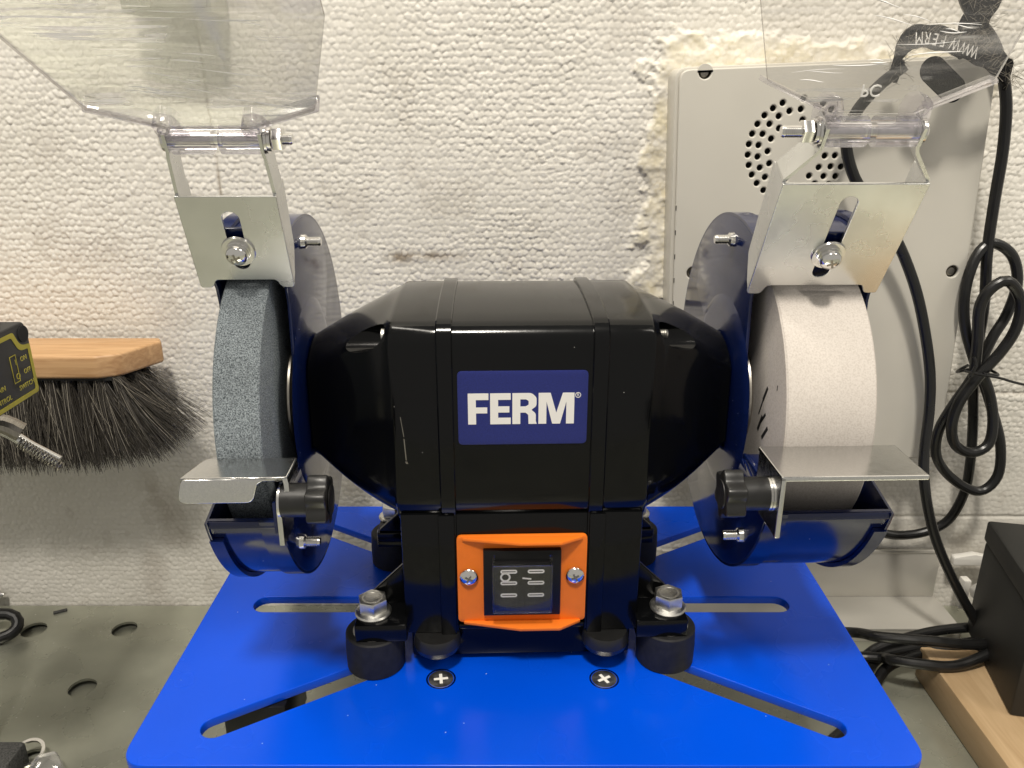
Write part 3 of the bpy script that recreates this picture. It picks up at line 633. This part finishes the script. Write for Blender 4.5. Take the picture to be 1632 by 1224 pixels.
def deflector(s, cx, wd, bot, top_, hinge_t, scr_t, slot_t, notch, shield_dir, lab_):
    bot = Vector((0, *bot)); top_ = Vector((0, *top_)); up = (top_ - bot).normalized(); back = Vector((0, up.z, -up.y)); h = (top_ - bot).length
    mtx = basis((cx, bot.y, bot.z), (1, 0, 0), up, -back) ; hw = wd / 2         # local: x across, y up the plate, z out to the front
    tabw, nd = notch
    out = rpoly([(-hw, 0), (-hw + tabw, 0), (-hw + tabw + 2, nd), (hw - tabw - 2, nd), (hw - tabw, 0), (hw, 0), (hw, h), (-hw, h)], [1.5, 2.5, 2.5, 2.5, 2.5, 1.5, .4, .4])
    bm = sheet(out, [slot(0, slot_t[0] + 3.6, 0, slot_t[1] - 3.6, 7.2)], 1.5, .25)
    parts = [xf(bm, mtx)]
    for e in (-1, 1):
        fl = sheet(rpoly([(.4, 2), (4, 4), (12, 14), (15, h - 3), (15, h), (.4, h)], [.5, 3, 6, 2, .5, 0]), (), 1.4, .2)     # flange folded back: (depth, height)
        parts.append(xf(fl, mtx @ basis((e * (hw - .7), 0, 0), (0, 0, -1), (0, 1, 0), (1, 0, 0))))
        jog = 16 if wd < 50 else 13
        pth = [(e * (hw - .7), h - .5), (e * (hw - .9), h + .8), (e * (19.0 + (hw - 20) * .05), h + jog), (e * 18.6, h + jog + 2.4), (e * 18.6, h + hinge_t + 4.5)]
        bar = strip(pth, -13, -1, 1.4)        # (x, width, height) -> swap into plate axes
        bar = xf(bar, mtx @ basis((0, 0, 0), (1, 0, 0), (0, 0, 1), (0, 1, 0)))
        parts.append(bar)
    d = g('spark_deflector', join(*parts), 'zinc', smooth=False); d['label'] = lab_
    # screw with washers in the slot
    sm = mtx @ T(0, scr_t, .75)
    g('washer', xf(lathe([(0, 0), (7.2, 0), (7.3, .4), (7, 1.2), (0, 1.2)], 40), sm), 'zinc_bright', d)
    g('spring_washer', xf(lathe([(0, 1.2), (5.1, 1.2), (5.2, 1.9), (4.6, 2.1), (5.0, 2.4), (5.0, 3.2), (0, 3.2)], 32), sm), 'zinc_bright', d)
    g('screw', xf(pan_head(4.6, 3.4), sm @ T(0, 0, 3.2)), 'chrome', d)
    g('cross_recess', xf(cross_recess(2.2, 6.55), sm @ RZ(20)), 'steel_dark', d)
    g('mount_tab', xf(box(-9, 9, 6.5, scr_t + 9, -4.2, -2.6, .4), mtx), 'navy', d)
    # eye shield on its hinge bolt
    hg = mtx @ Vector((0, h + hinge_t, -6.5)); sd = Vector((0, *shield_dir)).normalized(); nn = Vector((1, 0, 0)).cross(sd)
    sm = basis(hg, (1, 0, 0), sd, nn)
    shp = rpoly([(-21, 9), (-42.6, 18.5), (-55.5, 66), (-55.5, 150), (55.5, 150), (55.5, 66), (42.6, 18.5), (21, 9), (16, 6.5), (-16, 6.5)], [1, 3, 6, 10, 10, 6, 3, 1, 1, 1])
    sh = g('eye_shield', xf(sheet(shp, (), 1.6, .3), sm), 'film'); sh['label'] = 'clear plastic eye shield above the grey stone' if s < 0 else 'clear plastic eye shield above the white stone'
    sh.data.materials.append(M['clear_edge'])
    for pl_ in sh.data.polygons:
        if abs(pl_.normal.dot(nn)) < .4: pl_.material_index = 1
    vs_, fs_ = [], []  # raised wrinkles in the film, their bright glints painted white
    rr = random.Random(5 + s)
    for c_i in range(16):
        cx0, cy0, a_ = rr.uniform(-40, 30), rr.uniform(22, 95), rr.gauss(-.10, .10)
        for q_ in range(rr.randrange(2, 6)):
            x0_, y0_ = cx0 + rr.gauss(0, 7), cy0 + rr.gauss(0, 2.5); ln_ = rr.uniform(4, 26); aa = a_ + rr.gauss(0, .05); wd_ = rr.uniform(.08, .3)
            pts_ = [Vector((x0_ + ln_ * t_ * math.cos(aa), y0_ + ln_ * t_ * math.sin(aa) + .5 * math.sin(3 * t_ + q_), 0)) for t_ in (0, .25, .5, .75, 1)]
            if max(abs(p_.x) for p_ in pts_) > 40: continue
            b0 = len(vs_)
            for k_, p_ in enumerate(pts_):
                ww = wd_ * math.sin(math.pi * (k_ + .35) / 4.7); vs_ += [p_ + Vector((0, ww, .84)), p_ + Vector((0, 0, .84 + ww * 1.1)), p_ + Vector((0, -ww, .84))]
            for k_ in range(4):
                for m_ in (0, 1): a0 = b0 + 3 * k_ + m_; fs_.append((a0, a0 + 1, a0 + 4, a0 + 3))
    cm = bpy.data.meshes.new('crease_glints'); cm.from_pydata([tuple((sm @ v_) * K) for v_ in vs_], [], fs_)
    cr_ = obj('film_crease_glint', cm, 'crease_glint', sh); cr_['kind'] = 'stuff'
    for e in (-1, 1):
        rib = box(0, 25.5, -.9, .9, -6.0, .7, .4); ang = math.degrees(math.atan2(9.6, 22.5))
        g('rib', xf(rib, sm @ (T(20.5, 8.8, 0) @ RZ(ang) if e > 0 else T(-20.5, 8.8, 0) @ RZ(180 - ang))), 'clear', sh)
        g('hinge_sleeve', xf(ring_lathe([(3.4, 0), (5.9, 0), (5.9, 15.3), (3.4, 15.3)], 32, 'X'), T(*hg) @ T(2.0 if e > 0 else -17.0, 0, 0)), 'clear', sh)
        lug = sheet(rpoly([(-4.4, -1), (4.4, -1), (4.4, 9), (1, 12), (-3.5, 11), (-5, 6)], [1, 1, 3, 2, 3, 1]), (), 8, .6, 2)
        g('lug', xf(lug, sm @ T(e * 17.0, 2.0, -2) @ (RZ(0) if e > 0 else Matrix.Diagonal((-1, 1, 1, 1)))), 'clear', sh)
        g('lug_pin', xf(ring_lathe([(1.6, 0), (2.3, 0), (2.3, .5), (1.6, .5)], 24), sm @ T(e * 17.5, 8.5, 2.0)), 'clear', sh)
    if s > 0: g('moulded_mark', xf(text('PC', 6.4, .5), sm @ T(-3.5, 15.5, 1.0) @ Matrix.Diagonal((1, -1, 1, 1))), 'print_white', sh)
    inn = -s                                  # nut sits on the side towards the motor
    b_ = T(*hg)
    bolt = g('hinge_bolt', xf(join(xf(lathe([(0, 0), (2.4, 0), (2.4, 40), (0, 40)], 20, 'X'), T(-20, 0, 0)), xf(xf(lathe([(0, 0), (4.9, 0), (4.7, 1.4), (3, 2.6), (0, 3)], 28, 'X'), RZ(0 if -inn > 0 else 180)), T(-inn * 19.4, 0, 0))), b_), 'zinc_bright', d)
    g('thread_end', xf(xf(thread(2.4, 15 if s > 0 else 11), RY(90 * inn)), b_ @ T(inn * 19, 0, 0)), 'zinc_bright', d)
    g('nut', xf(xf(hex_prism(8, 4.2, .5), RY(90 * inn)), b_ @ T(inn * 22.2, 0, 0)), 'zinc_bright', d)
    g('washer', xf(xf(lathe([(0, 0), (5.6, 0), (5.6, 1), (4.8, 1.1), (4.8, 2.4), (0, 2.4)], 28), RY(90 * inn)), b_ @ T(inn * 19.5, 0, 0)), 'zinc_bright', d)
    return d
deflector(-1, -122.6, 41.5, (-38.6, 200.5), (-56.5, 242.5), 21.5, 19.5, (10, 38.5), (5.5, 4.2), (-.787, .618), 'plated spark deflector over the grey stone')
deflector(1, 131.0, 59.2, (-42, 197), (-73, 248.5), 19.2, 23.5, (10, 54), (6, 5.0), (-.23, .97), 'plated spark deflector over the white stone')

# ================================================================= ENCLOSURE ON THE WALL
EN = (207, 544, -390)
enc = thing('electrical_enclosure', 'pale grey plastic enclosure with speaker holes on the wall', 'enclosure', P(205, 571, -120))
def e_(name, bm, m, parent=None, **k):
    xf(bm, T(-205, -571, 120)); return obj(name, scale_bm(bm), m, parent or enc, **k)
EM = basis((207, 0, -119.5), (math.cos(R(2.2)), 0, math.sin(R(2.2))), (-math.sin(R(2.2)), 0, math.cos(R(2.2))), (0, -1, 0))   # local: x, up, out
def eloc(x, z): v = EM.inverted() @ Vector((x, 0, z)); return v.x, v.y
sx, sz = eloc(182, -36)
hol = []
for r_, n_, ph in ((31.2, 30, .05), (25.0, 22, .12), (18.6, 15, .2)):
    for k in range(n_):
        a = 2 * math.pi * k / n_ + ph
        if r_ < 20 and 5.2 > a % (2 * math.pi) > 4.5: continue
        if random.random() < .06: continue
        hol.append(circle(sx + r_ * math.cos(a), sz + r_ * math.sin(a), 2.0, 10))
scr_e = [eloc(119.6, 10.7), eloc(121.3, -115.2), eloc(295.5, -114.3), (88, -125), (-88, -125)]
hol += [circle(a, b, 4.0, 20) for a, b in scr_e]
face = sheet(rpoly([(-98, -135.5), (98, -135.5), (98, 135.5), (-98, 135.5)], 7, 6), hol, 3, .9, 2)
e_('front_panel', xf(face, EM @ T(0, 0, -541.5)), 'enclosure', smooth=False)
body = sheet(rpoly([(-100, -137), (100, -137), (100, 137), (-100, 137)], 8, 6), [rpoly([(-96.5, -134), (96.5, -134), (96.5, 134), (-96.5, 134)], 6, 6)], 26, .8)
e_('back_shell', xf(body, EM @ T(0, 0, -557)), 'enclosure')
e_('speaker_cone', xf(lathe([(0, 0), (36, 0), (36, 3), (0, 3)], 40), EM @ T(sx, sz, -556)), 'hole_dark')
for a, b in scr_e:
    e_('screw', xf(lathe([(0, 0), (3.5, 0), (3.5, .5), (2.4, 1.5), (0, 1.5)], 24), EM @ T(a, b, -543.5)), 'steel_dark')
for k in range(7): e_('vent_slit', xf(box(-.4, .4, -1.6, 1.6, -.1, .1), EM @ T(-97.9, -105 + k * 16 + 60, -540.0) @ RY(45)), 'hole_dark')

# ================================================================= CABLES, STRAP AND TIE
def eye(bm): return scale_bm(xf(bm, T(0, 0, EYE)))
A = [(230, 512, 14), (218, 517, 2), (208, 520, -13), (205, 521, -29), (213, 522, -50), (228, 522, -69), (247, 523, -91), (264, 524, -121), (276, 525, -151), (285, 525, -182), (288, 523, -209), (287, 518, -236), (288, 512, -258), (295, 508, -285), (305, 505, -309), (320, 500, -337), (334, 497, -359), (339, 494, -368)]
tag(obj('power_cable', eye(tube(A, 3.5, 14)), 'cable'), 'black cable hanging from the strap across the grey enclosure', 'cable')
B = [(255, 516, 75), (263, 520, 49), (290, 530, 26), (303, 531, -2), (309, 533, -32), (312, 536, -67), (315, 538, -100), (321, 540, -135), (324, 542, -170), (327, 544, -194), (334, 546, -227), (339, 548, -257), (342, 552, -285), (336, 555, -311), (320, 557, -323), (297, 558, -326), (281, 560, -320), (264, 562, -304), (240, 562, -290)]
B2 = [(319, 530, -180), (307, 533, -150), (303, 534, -125), (308, 537, -103), (318, 539, -95), (332, 538, -103), (338, 536, -121), (335, 535, -142), (327, 533, -159), (318, 531, -186), (307, 530, -208), (302, 532, -228), (306, 534, -249), (322, 535, -267), (342, 535, -276), (353, 535, -264), (351, 536, -240), (342, 538, -216), (331, 537, -194), (322, 535, -180)]
B3 = [(316, 526, -185), (312, 524, -157), (308, 522, -135), (311, 520, -122), (321, 519, -116), (332, 519, -129), (333, 519, -147), (327, 520, -164), (316, 521, -182), (307, 522, -201), (305, 522, -219), (311, 523, -234), (324, 524, -240), (335, 525, -234), (336, 527, -217), (330, 529, -196), (320, 530, -178)]
t = thing('coiled_cable', 'black mains cable tied in loops right of the grey enclosure', 'cable', (0, 0, 0))
obj('lead', eye(tube(B, 3.5, 14)), 'cable', t); obj('loop', eye(tube(B2, 3.5, 14)), 'cable', t); obj('loop', eye(tube(B3, 3.6, 14)), 'cable', t)
tie = join(tube([(302, 515, -176), (312, 513, -178), (326, 515, -181), (338, 518, -185), (352, 522, -189), (372, 524, -192)], .9, 8), tube([(304, 515, -172), (302, 519, -176), (306, 530, -182), (318, 538, -183), (328, 532, -181), (327, 518, -180), (314, 513.5, -177.5)], 1.0, 8), tube([(306, 514, -166), (308, 513, -172), (306, 514, -179)], 1.1, 8))
tag(obj('cable_tie', eye(tie), 'cable'), 'thin black wire tie cinched round the cable loops', 'cable tie')
# velcro strap with printed web address
S_ = [(232, 522, 10), (226, 518, 14), (225.5, 511, 22), (231, 506, 29), (246, 503, 27.5), (262, 503, 22.5), (278, 506, 16.5), (291, 513, 10.5), (297, 522, 6)]
def ribbon(path, wd, th, updir=lambda i, n: Vector((.22, .15, 1))):
    c = spline(path, 2.5); bm = bmesh.new(); rows = []
    for i, q in enumerate(c):
        t_ = (c[min(i + 1, len(c) - 1)] - c[max(i - 1, 0)]).normalized(); u = updir(i, len(c)); u = (u - t_ * u.dot(t_)).normalized(); nrm = t_.cross(u)
        wv = wd * (.5 + .04 * math.sin(i * 1.3))
        rows.append([bm.verts.new(q + u * wv + nrm * th / 2), bm.verts.new(q - u * wv + nrm * th / 2), bm.verts.new(q - u * wv - nrm * th / 2), bm.verts.new(q + u * wv - nrm * th / 2)])
    for a, b in zip(rows, rows[1:]):
        for k in range(4): bm.faces.new((a[k], a[(k + 1) % 4], b[(k + 1) % 4], b[k]))
    bm.faces.new(rows[0]); bm.faces.new(rows[-1][::-1]); return bm
strap = thing('cable_strap', 'black fabric hook-and-loop strap printed with a web address', 'strap', (0, 0, 0))
obj('band', eye(ribbon(S_, 12.5, 2.2)), 'velcro', strap)
obj('loose_end', eye(ribbon([(266, 508, 20), (262, 505, 32), (266, 506, 45), (272, 508, 58), (266, 510, 72)], 16, 2, lambda i, n: Vector((1, .1, .25)))), 'velcro', strap)
obj('tab', eye(xf(sheet(slot(-9, 0, 9, 0, 15, 10), (), 2.2, .4), basis((253, 511, 6), (.80, .1, -.6), (.6, 0, .8), (0, -1, 0)))), 'velcro', strap)
c_ = spline([Vector(p) for p in S_], .5)
word = 'WWW.FERM'; k0 = min(range(len(c_)), key=lambda i: (c_[i] - Vector((266, 503, 21))).length)
run = 0.0
for chx in word:                            # upside down, read from the right
    adv = {'W': 5.6, 'M': 5.0, '.': 2.6}.get(chx, 4.0); kk = max(3, k0 - int((run + adv / 2) / .5)); run += adv
    if chx == '.': continue
    q = c_[kk]; t_ = (c_[kk + 1] - c_[kk - 1]).normalized(); u = Vector((.22, .15, 1)); u = (u - t_ * u.dot(t_)).normalized(); nrm = t_.cross(u)
    out_ = nrm if nrm.y < 0 else -nrm
    obj('letter', eye(xf(text(chx, 9.4, .2), basis(q + out_ * 1.25 - u * 1.0, -t_, -u, out_) @ Matrix.Diagonal((.62, 1, 1, 1)))), 'print_white', strap, smooth=False)
hair = []
for i in range(420):
    q = c_[random.randrange(len(c_))] if i % 3 else Vector((264 + random.uniform(-7, 8), 506, random.uniform(22, 62)))
    q = q + Vector((random.uniform(-3, 3), -1.6, random.uniform(-7, 7))); d_ = Vector((random.uniform(-1, 1), random.uniform(-.7, .1), random.uniform(-.6, 1))).normalized() * random.uniform(3, 11)
    hair.append((q, q + d_))
def fibres(segs, r):
    vs, fs = [], []
    for a, b in segs:
        d_ = (b - a).normalized(); u = d_.orthogonal().normalized() * r; v = d_.cross(u); n = len(vs)
        for p_ in (a, b):
            for k in range(3): an = 2 * math.pi * k / 3; vs.append(p_ + u * math.cos(an) + v * math.sin(an))
        for k in range(3): fs.append((n + k, n + (k + 1) % 3, n + 3 + (k + 1) % 3, n + 3 + k))
    me = bpy.data.meshes.new('f'); me.from_pydata([(p_.x * K, p_.y * K, (p_.z + EYE) * K) for p_ in vs], [], fs); return me
fz = obj('fuzz', fibres(hair, .11), M['hair_light'], strap); fz['kind'] = 'stuff'

# cable bundle lying behind the plate on the right
bun = thing('cable_bundle', 'bundle of black leads running to the black box at lower right', 'cable', (0, 0, 0))
for pth in ([(150, 520, -389), (241, 500, -373), (258, 480, -362), (288, 470, -358), (323, 470, -361), (352, 480, -362), (385, 492, -362)],
            [(170, 500, -393), (257, 486, -384), (266, 470, -374), (281, 462, -371), (303, 460, -371), (326, 465, -366), (348, 476, -361), (380, 490, -358)],
            [(200, 480, -394), (250, 492, -393), (268, 498, -386), (285, 500, -380), (313, 505, -376), (345, 505, -372), (380, 500, -366)],
            [(225, 420, -394), (246, 455, -394), (258, 470, -391), (271, 480, -386), (299, 485, -379), (329, 485, -372), (356, 484, -364), (385, 490, -366)],
            [(180, 395, -394), (232, 440, -395), (252, 476, -393), (270, 492, -388), (300, 497, -384), (335, 496, -379), (380, 498, -372)]):
    obj('lead', eye(tube(pth, 3.7, 14)), 'cable', bun)
obj('sleeve', eye(tube([(352, 484, -364), (366, 488, -365), (400, 496, -364)], 11, 14)), 'velcro', bun)
# lead seen through the plate slot
tag(obj('loose_lead', eye(tube([(118, 420, -370), (128, 385, -385), (142, 372, -394), (170, 370, -396), (200, 385, -396), (215, 410, -396)], 3.4, 12)), 'cable'), 'black lead curling on the bench under the right plate slot', 'cable')

# ================================================================= LEDGE, WOOD BLOCK, BLACK BOX, WHITE BRACKET
led = thing('steel_ledge', 'folded pale steel ledge along the foot of the wall', 'ledge', P(250, 548, -400))
def at_(o, name, bm, m, par, **k): return obj(name, here(bm, o), m, par, **k)
lo = (250, 548, -400)
at_(lo, 'shelf', box(120, 345, 524, 570, -390.5, -388, .5), 'ledge', led)
at_(lo, 'upstand', join(box(120, 343, 566.5, 568.5, -388, -346, .5), box(120, 343, 566, 569.5, -348, -345, .6)), 'ledge', led)
at_(lo, 'skirt', box(120, 345, 524, 526, -400, -390.4, .3), 'ledge', led)
wo = (350, 420, -400)
wbm = box(292.5, 470, 250, 486, -399.6, -375, 1.2)
tag(at_(wo, 'wooden_block', wbm, 'block_wood', None), 'plain light wooden block under the black box', 'wood block').location = P(*wo)
bo = (365, 465, -375)
bx = thing('adapter_box', 'matte black plastic box with lid standing on the wooden block', 'box', P(*bo), 0)
BM = T(336, 507, -374.8) @ RZ(-12)          # far-left lower corner; local x right, -y towards the viewer
at_(bo, 'case', xf(box(0, 130, -92, 0, 0, 74, 2), BM), 'adapter_black', bx)
at_(bo, 'lid', xf(box(-1.2, 131, -93.2, 1.2, 74.4, 90, 2.2), BM), 'adapter_black', bx)
at_(bo, 'seam', xf(box(.8, 129, -91.2, -.8, 73, 75.4), BM), 'hole_dark', bx)
wb = (352, 545, -389)
br = thing('white_bracket', 'small white plastic bracket between the ledge and the black box', 'bracket', P(*wb))
at_(wb, 'arm', xf(sheet(rpoly([(0, 0), (30, 0), (34, 6), (16, 10), (0, 7)], 2), (), 6, .8), T(347, 558, -352) @ RX(90)), 'white_plastic', br)
at_(wb, 'clip', xf(sheet(rpoly([(0, 0), (11, 2), (14, 11), (6, 14), (-2, 8)], 3), (), 6, 1), T(358, 540, -372) @ RX(80)), 'white_plastic', br)
at_(wb, 'ring', xf(ring_lathe([(6, 0), (10, 0), (10, 5), (6, 5)], 30), T(366, 532, -385) @ RX(70)), 'steel_dark', br)
at_(wb, 'post', xf(box(-3, 3, -4, 4, 0, 26, 1), T(360, 556, -390)), 'white_plastic', br)

# ================================================================= HAND BRUSH
bo_ = (-320, 530, -182)
brush = thing('hand_brush', 'wooden hand brush with dark bristles resting along the wall', 'brush', P(*bo_))
plan = rpoly([(-470, 512), (-276, 512), (-263, 517), (-246, 548), (-250, 556), (-470, 556)], [0, 8, 14, 3, 2, 0])
blk = xf(sheet(plan, (), 16, 2.2, 3), T(0, 0, -173))
at_(bo_, 'block', blk, 'brush_wood', brush)
def bristles(n, r, zr, light):
    vs, fs = [], []
    for i in range(n):
        row = random.choice((0, 0, 1, 2)); k = random.randrange(0, 17)
        bx_ = -446 + k * 11.2 + random.uniform(-3.2, 3.2); by = 519 + row * 13 + random.uniform(-3, 3)
        if row: bx_ += 4
        end = max(0, (bx_ + 300) / 40); fan = min(1.6, end ** 1.2)
        spread = random.uniform(-1, 1)
        ln = random.uniform(55, 70) * (1 if not light else random.uniform(.7, 1.1)) * (1 - .07 * fan)
        dx = fan * random.uniform(14, 44) + spread * 11 + (4 if bx_ > -360 else -3); dy = random.uniform(-9, 9) - 3 * (row == 0)
        if light: dx += random.uniform(-12, 12); dy -= 4
        p0 = Vector((bx_, by, -181)); p3 = p0 + Vector((dx, dy, -math.sqrt(max(ln * ln - dx * dx, 400))))
        if p3.y > 566: p3.y = 566
        mid = (p0 + p3) / 2 + Vector((-dx * .14 + random.uniform(-2, 2), random.uniform(-3, 2), 0))
        base = len(vs); u = Vector((1, 0, 0)); v = Vector((0, 1, 0))
        for t_ in (0, .33, .66, 1):
            q = (1 - t_) ** 2 * p0 + 2 * t_ * (1 - t_) * mid + t_ * t_ * p3; rr_ = r * (1 - .55 * t_)
            for j in range(3): an = 2.094 * j + i; vs.append(q + (u * math.cos(an) + v * math.sin(an)) * rr_)
        for sgm in range(3):
            for j in range(3): a = base + sgm * 3; fs.append((a + j, a + (j + 1) % 3, a + 3 + (j + 1) % 3, a + 3 + j))
    me = bpy.data.meshes.new('bristles'); me.from_pydata([((p_.x - bo_[0]) * K, (p_.y - bo_[1]) * K, (p_.z - bo_[2]) * K) for p_ in vs], [], fs); return me
b1 = obj('bristles', bristles(9500, .27, 0, False), 'hair_dark', brush); b1['kind'] = 'stuff'
b2 = obj('pale_bristles', bristles(700, .2, 0, True), 'hair_light', brush); b2['kind'] = 'stuff'
at_(bo_, 'bristle_bed', box(-460, -268, 515, 550, -183, -180.5), 'hole_dark', brush)

# ================================================================= CONTROL BOX ON ITS ARM, AT THE LEFT EDGE
cb = (-270, 370, -150)
ctl = thing('control_box', 'black control box with yellow printed border at the left edge', 'control box', P(*cb))
CM = basis((-247, 402, -149), (0, -1, 0), (0, 0, 1), (1, 0, 0))   # local x towards the viewer, y up, z out to the right
at_(cb, 'case', xf(sheet(rpoly([(0, 0), (95, 0), (95, 39), (2, 39), (0, 30)], [2, 3, 3, 3, 2]), (), 60, 1.2, 2), CM @ T(0, 0, -31)), 'panel_black', ctl)
ol = rpoly([(1, 1), (94, 1), (94, 36), (13, 36), (9, 28), (1, 27)], [2, 2, 2, 2, 7, 1]); il = rpoly([(3.2, 3.2), (92, 3.2), (92, 33.8), (15.2, 33.8), (10.6, 25.6), (3.2, 25)], [1.5, 1.5, 1.5, 2, 6, 1])
at_(cb, 'border', xf(sheet(ol, [il], .2), CM @ T(0, 0, -.9)), 'print_yellow', ctl, smooth=False)
at_(cb, 'screw_recess', xf(lathe([(0, 0), (4.3, 0), (4.3, .4), (0, .4)], 24), CM @ T(4.8, 33, -.95)), 'hole_dark', ctl)
TM = lambda x_, y_: CM @ T(x_, y_, -.85) @ Matrix.Diagonal((-1, 1, 1, 1))
def wr(s_, size, x_, y_): at_(cb, 'lettering', xf(text(s_, size, .14), basis((-246.85 + .9 - .9, 402 - x_, -149 + y_), (0, 1, 0), (0, 0, 1), (1, 0, 0))), 'print_yellow', ctl, smooth=False)
wr('ON', 3.5, 10.0, 21.8); wr('OFF', 3.5, 8.8, 15.0); wr('SWITCH', 3.5, 11.5, 8.2); wr('MAIN', 3.5, 33, 12.5); wr('CONTROL', 3.5, 34, 6.6); wr('I', 4.2, 17, 21.6); wr('O', 4.4, 17, 14.4)
at_(cb, 'switch_outline', xf(sheet([(14.4, 11.2), (19.6, 11.2), (19.6, 25.2), (14.4, 25.2)], [[(14.8, 11.6), (19.2, 11.6), (19.2, 24.8), (14.8, 24.8)]], .14), CM @ T(0, 0, -.85)), 'print_yellow', ctl, smooth=False)
at_(cb, 'top_knob', xf(lathe([(0, 0), (6, 0), (6, 5), (5, 6), (0, 6)], 24), T(-262, 392, -111)), 'panel_black', ctl)
ar = (-330, 430, -400)
arm = thing('spring_arm', 'metal arm with coil spring below the control box', 'arm', P(*ar))
at_(ar, 'tube', tube([(-340, 418, -168), (-296, 428, -180), (-277, 431, -194), (-264, 432, -203)], 3.2, 16), 'zinc_satin', arm)
at_(ar, 'clamp', tube([(-330, 414, -172), (-291, 424, -176), (-279, 427, -183)], 5.6, 12), 'steel_dark', arm)
coil = [(-281 + 22 * t_ / 90 + 2.2 * math.cos(t_) * .6, 425 + 2.6 * math.sin(t_), -188 - 16 * t_ / 90 + 2.6 * math.cos(t_)) for t_ in np.arange(0, 90, .5)]
at_(ar, 'spring', tube(coil, .38, 6, 5), 'steel_dark', arm)
at_(ar, 'post', box(-352, -336, 402, 424, -400, -150, 2), 'panel_black', arm)

# ================================================================= SMALL THINGS ON THE BENCH AT LEFT
pg = (-430, 548, -400)
plug = thing('mains_plug', 'black two-pin plug at the left edge with its metal pins showing', 'plug', P(*pg))
for zz, yy, xe in ((-386, 566, -413), (-398 + 2.6, 552, -407)):
    at_(pg, 'pin', xf(lathe([(0, 0), (2.3, 0), (2.3, 26), (1.9, 27.2), (0, 27.4)], 18, 'X'), T(xe - 27, yy, zz)), 'zinc_bright', plug)
at_(pg, 'body', box(-475, -438, 546, 569, -399.5, -380, 4), 'knob', plug)
tag(obj('black_lead', eye(tube([(-470, 510, -394), (-420, 530, -384), (-392, 537, -384), (-384, 532, -391), (-392, 522, -395), (-430, 512, -396), (-480, 500, -396)], 4.4, 14)), 'cable'), 'bent black lead on the bench at the left edge', 'cable')
tag(at_((-368, 562, -400), 'metal_chip', xf(box(-5, 5, -1.5, 1.5, 0, 1.5, .3), T(-368, 562, -399.9) @ RZ(28)), 'grit_dark', None), 'tiny dark chip lying on the bench by the wall', 'chip').location = P(-368, 562, -400)
cl = (-330, 400, -400)
cpl = thing('gritty_block', 'rough dark gritty block with a metal ring in the lower left corner', 'block', P(*cl))
at_(cl, 'block', box(-372, -302, 352, 402, -399.8, -380, 3), 'grit_dark', cpl)
at_(cl, 'ring', xf(ring_lathe([(8, 0), (10, 0), (10, 1.6), (8, 1.6)], 36), T(-303, 402, -391) @ RX(14)), 'zinc_bright', cpl)
at_(cl, 'plastic_tab', xf(sheet(rpoly([(-9, -8), (7, -10), (12, 0), (4, 9), (-7, 6)], 4), (), 5, 1, 2), T(-287, 391, -390) @ RX(20)), 'clear', cpl)

gb = (-208, 570, 44)
gbx = thing('junction_box', 'grey box on the wall at the top edge behind the left shield', 'box', P(*gb))
at_(gb, 'case', box(-237, -181, 540, 571, 44, 112, 2.5), 'bench', gbx)
at_(gb, 'cover', box(-234, -184, 537.5, 539.9, 47, 109, 1), 'bench', gbx)
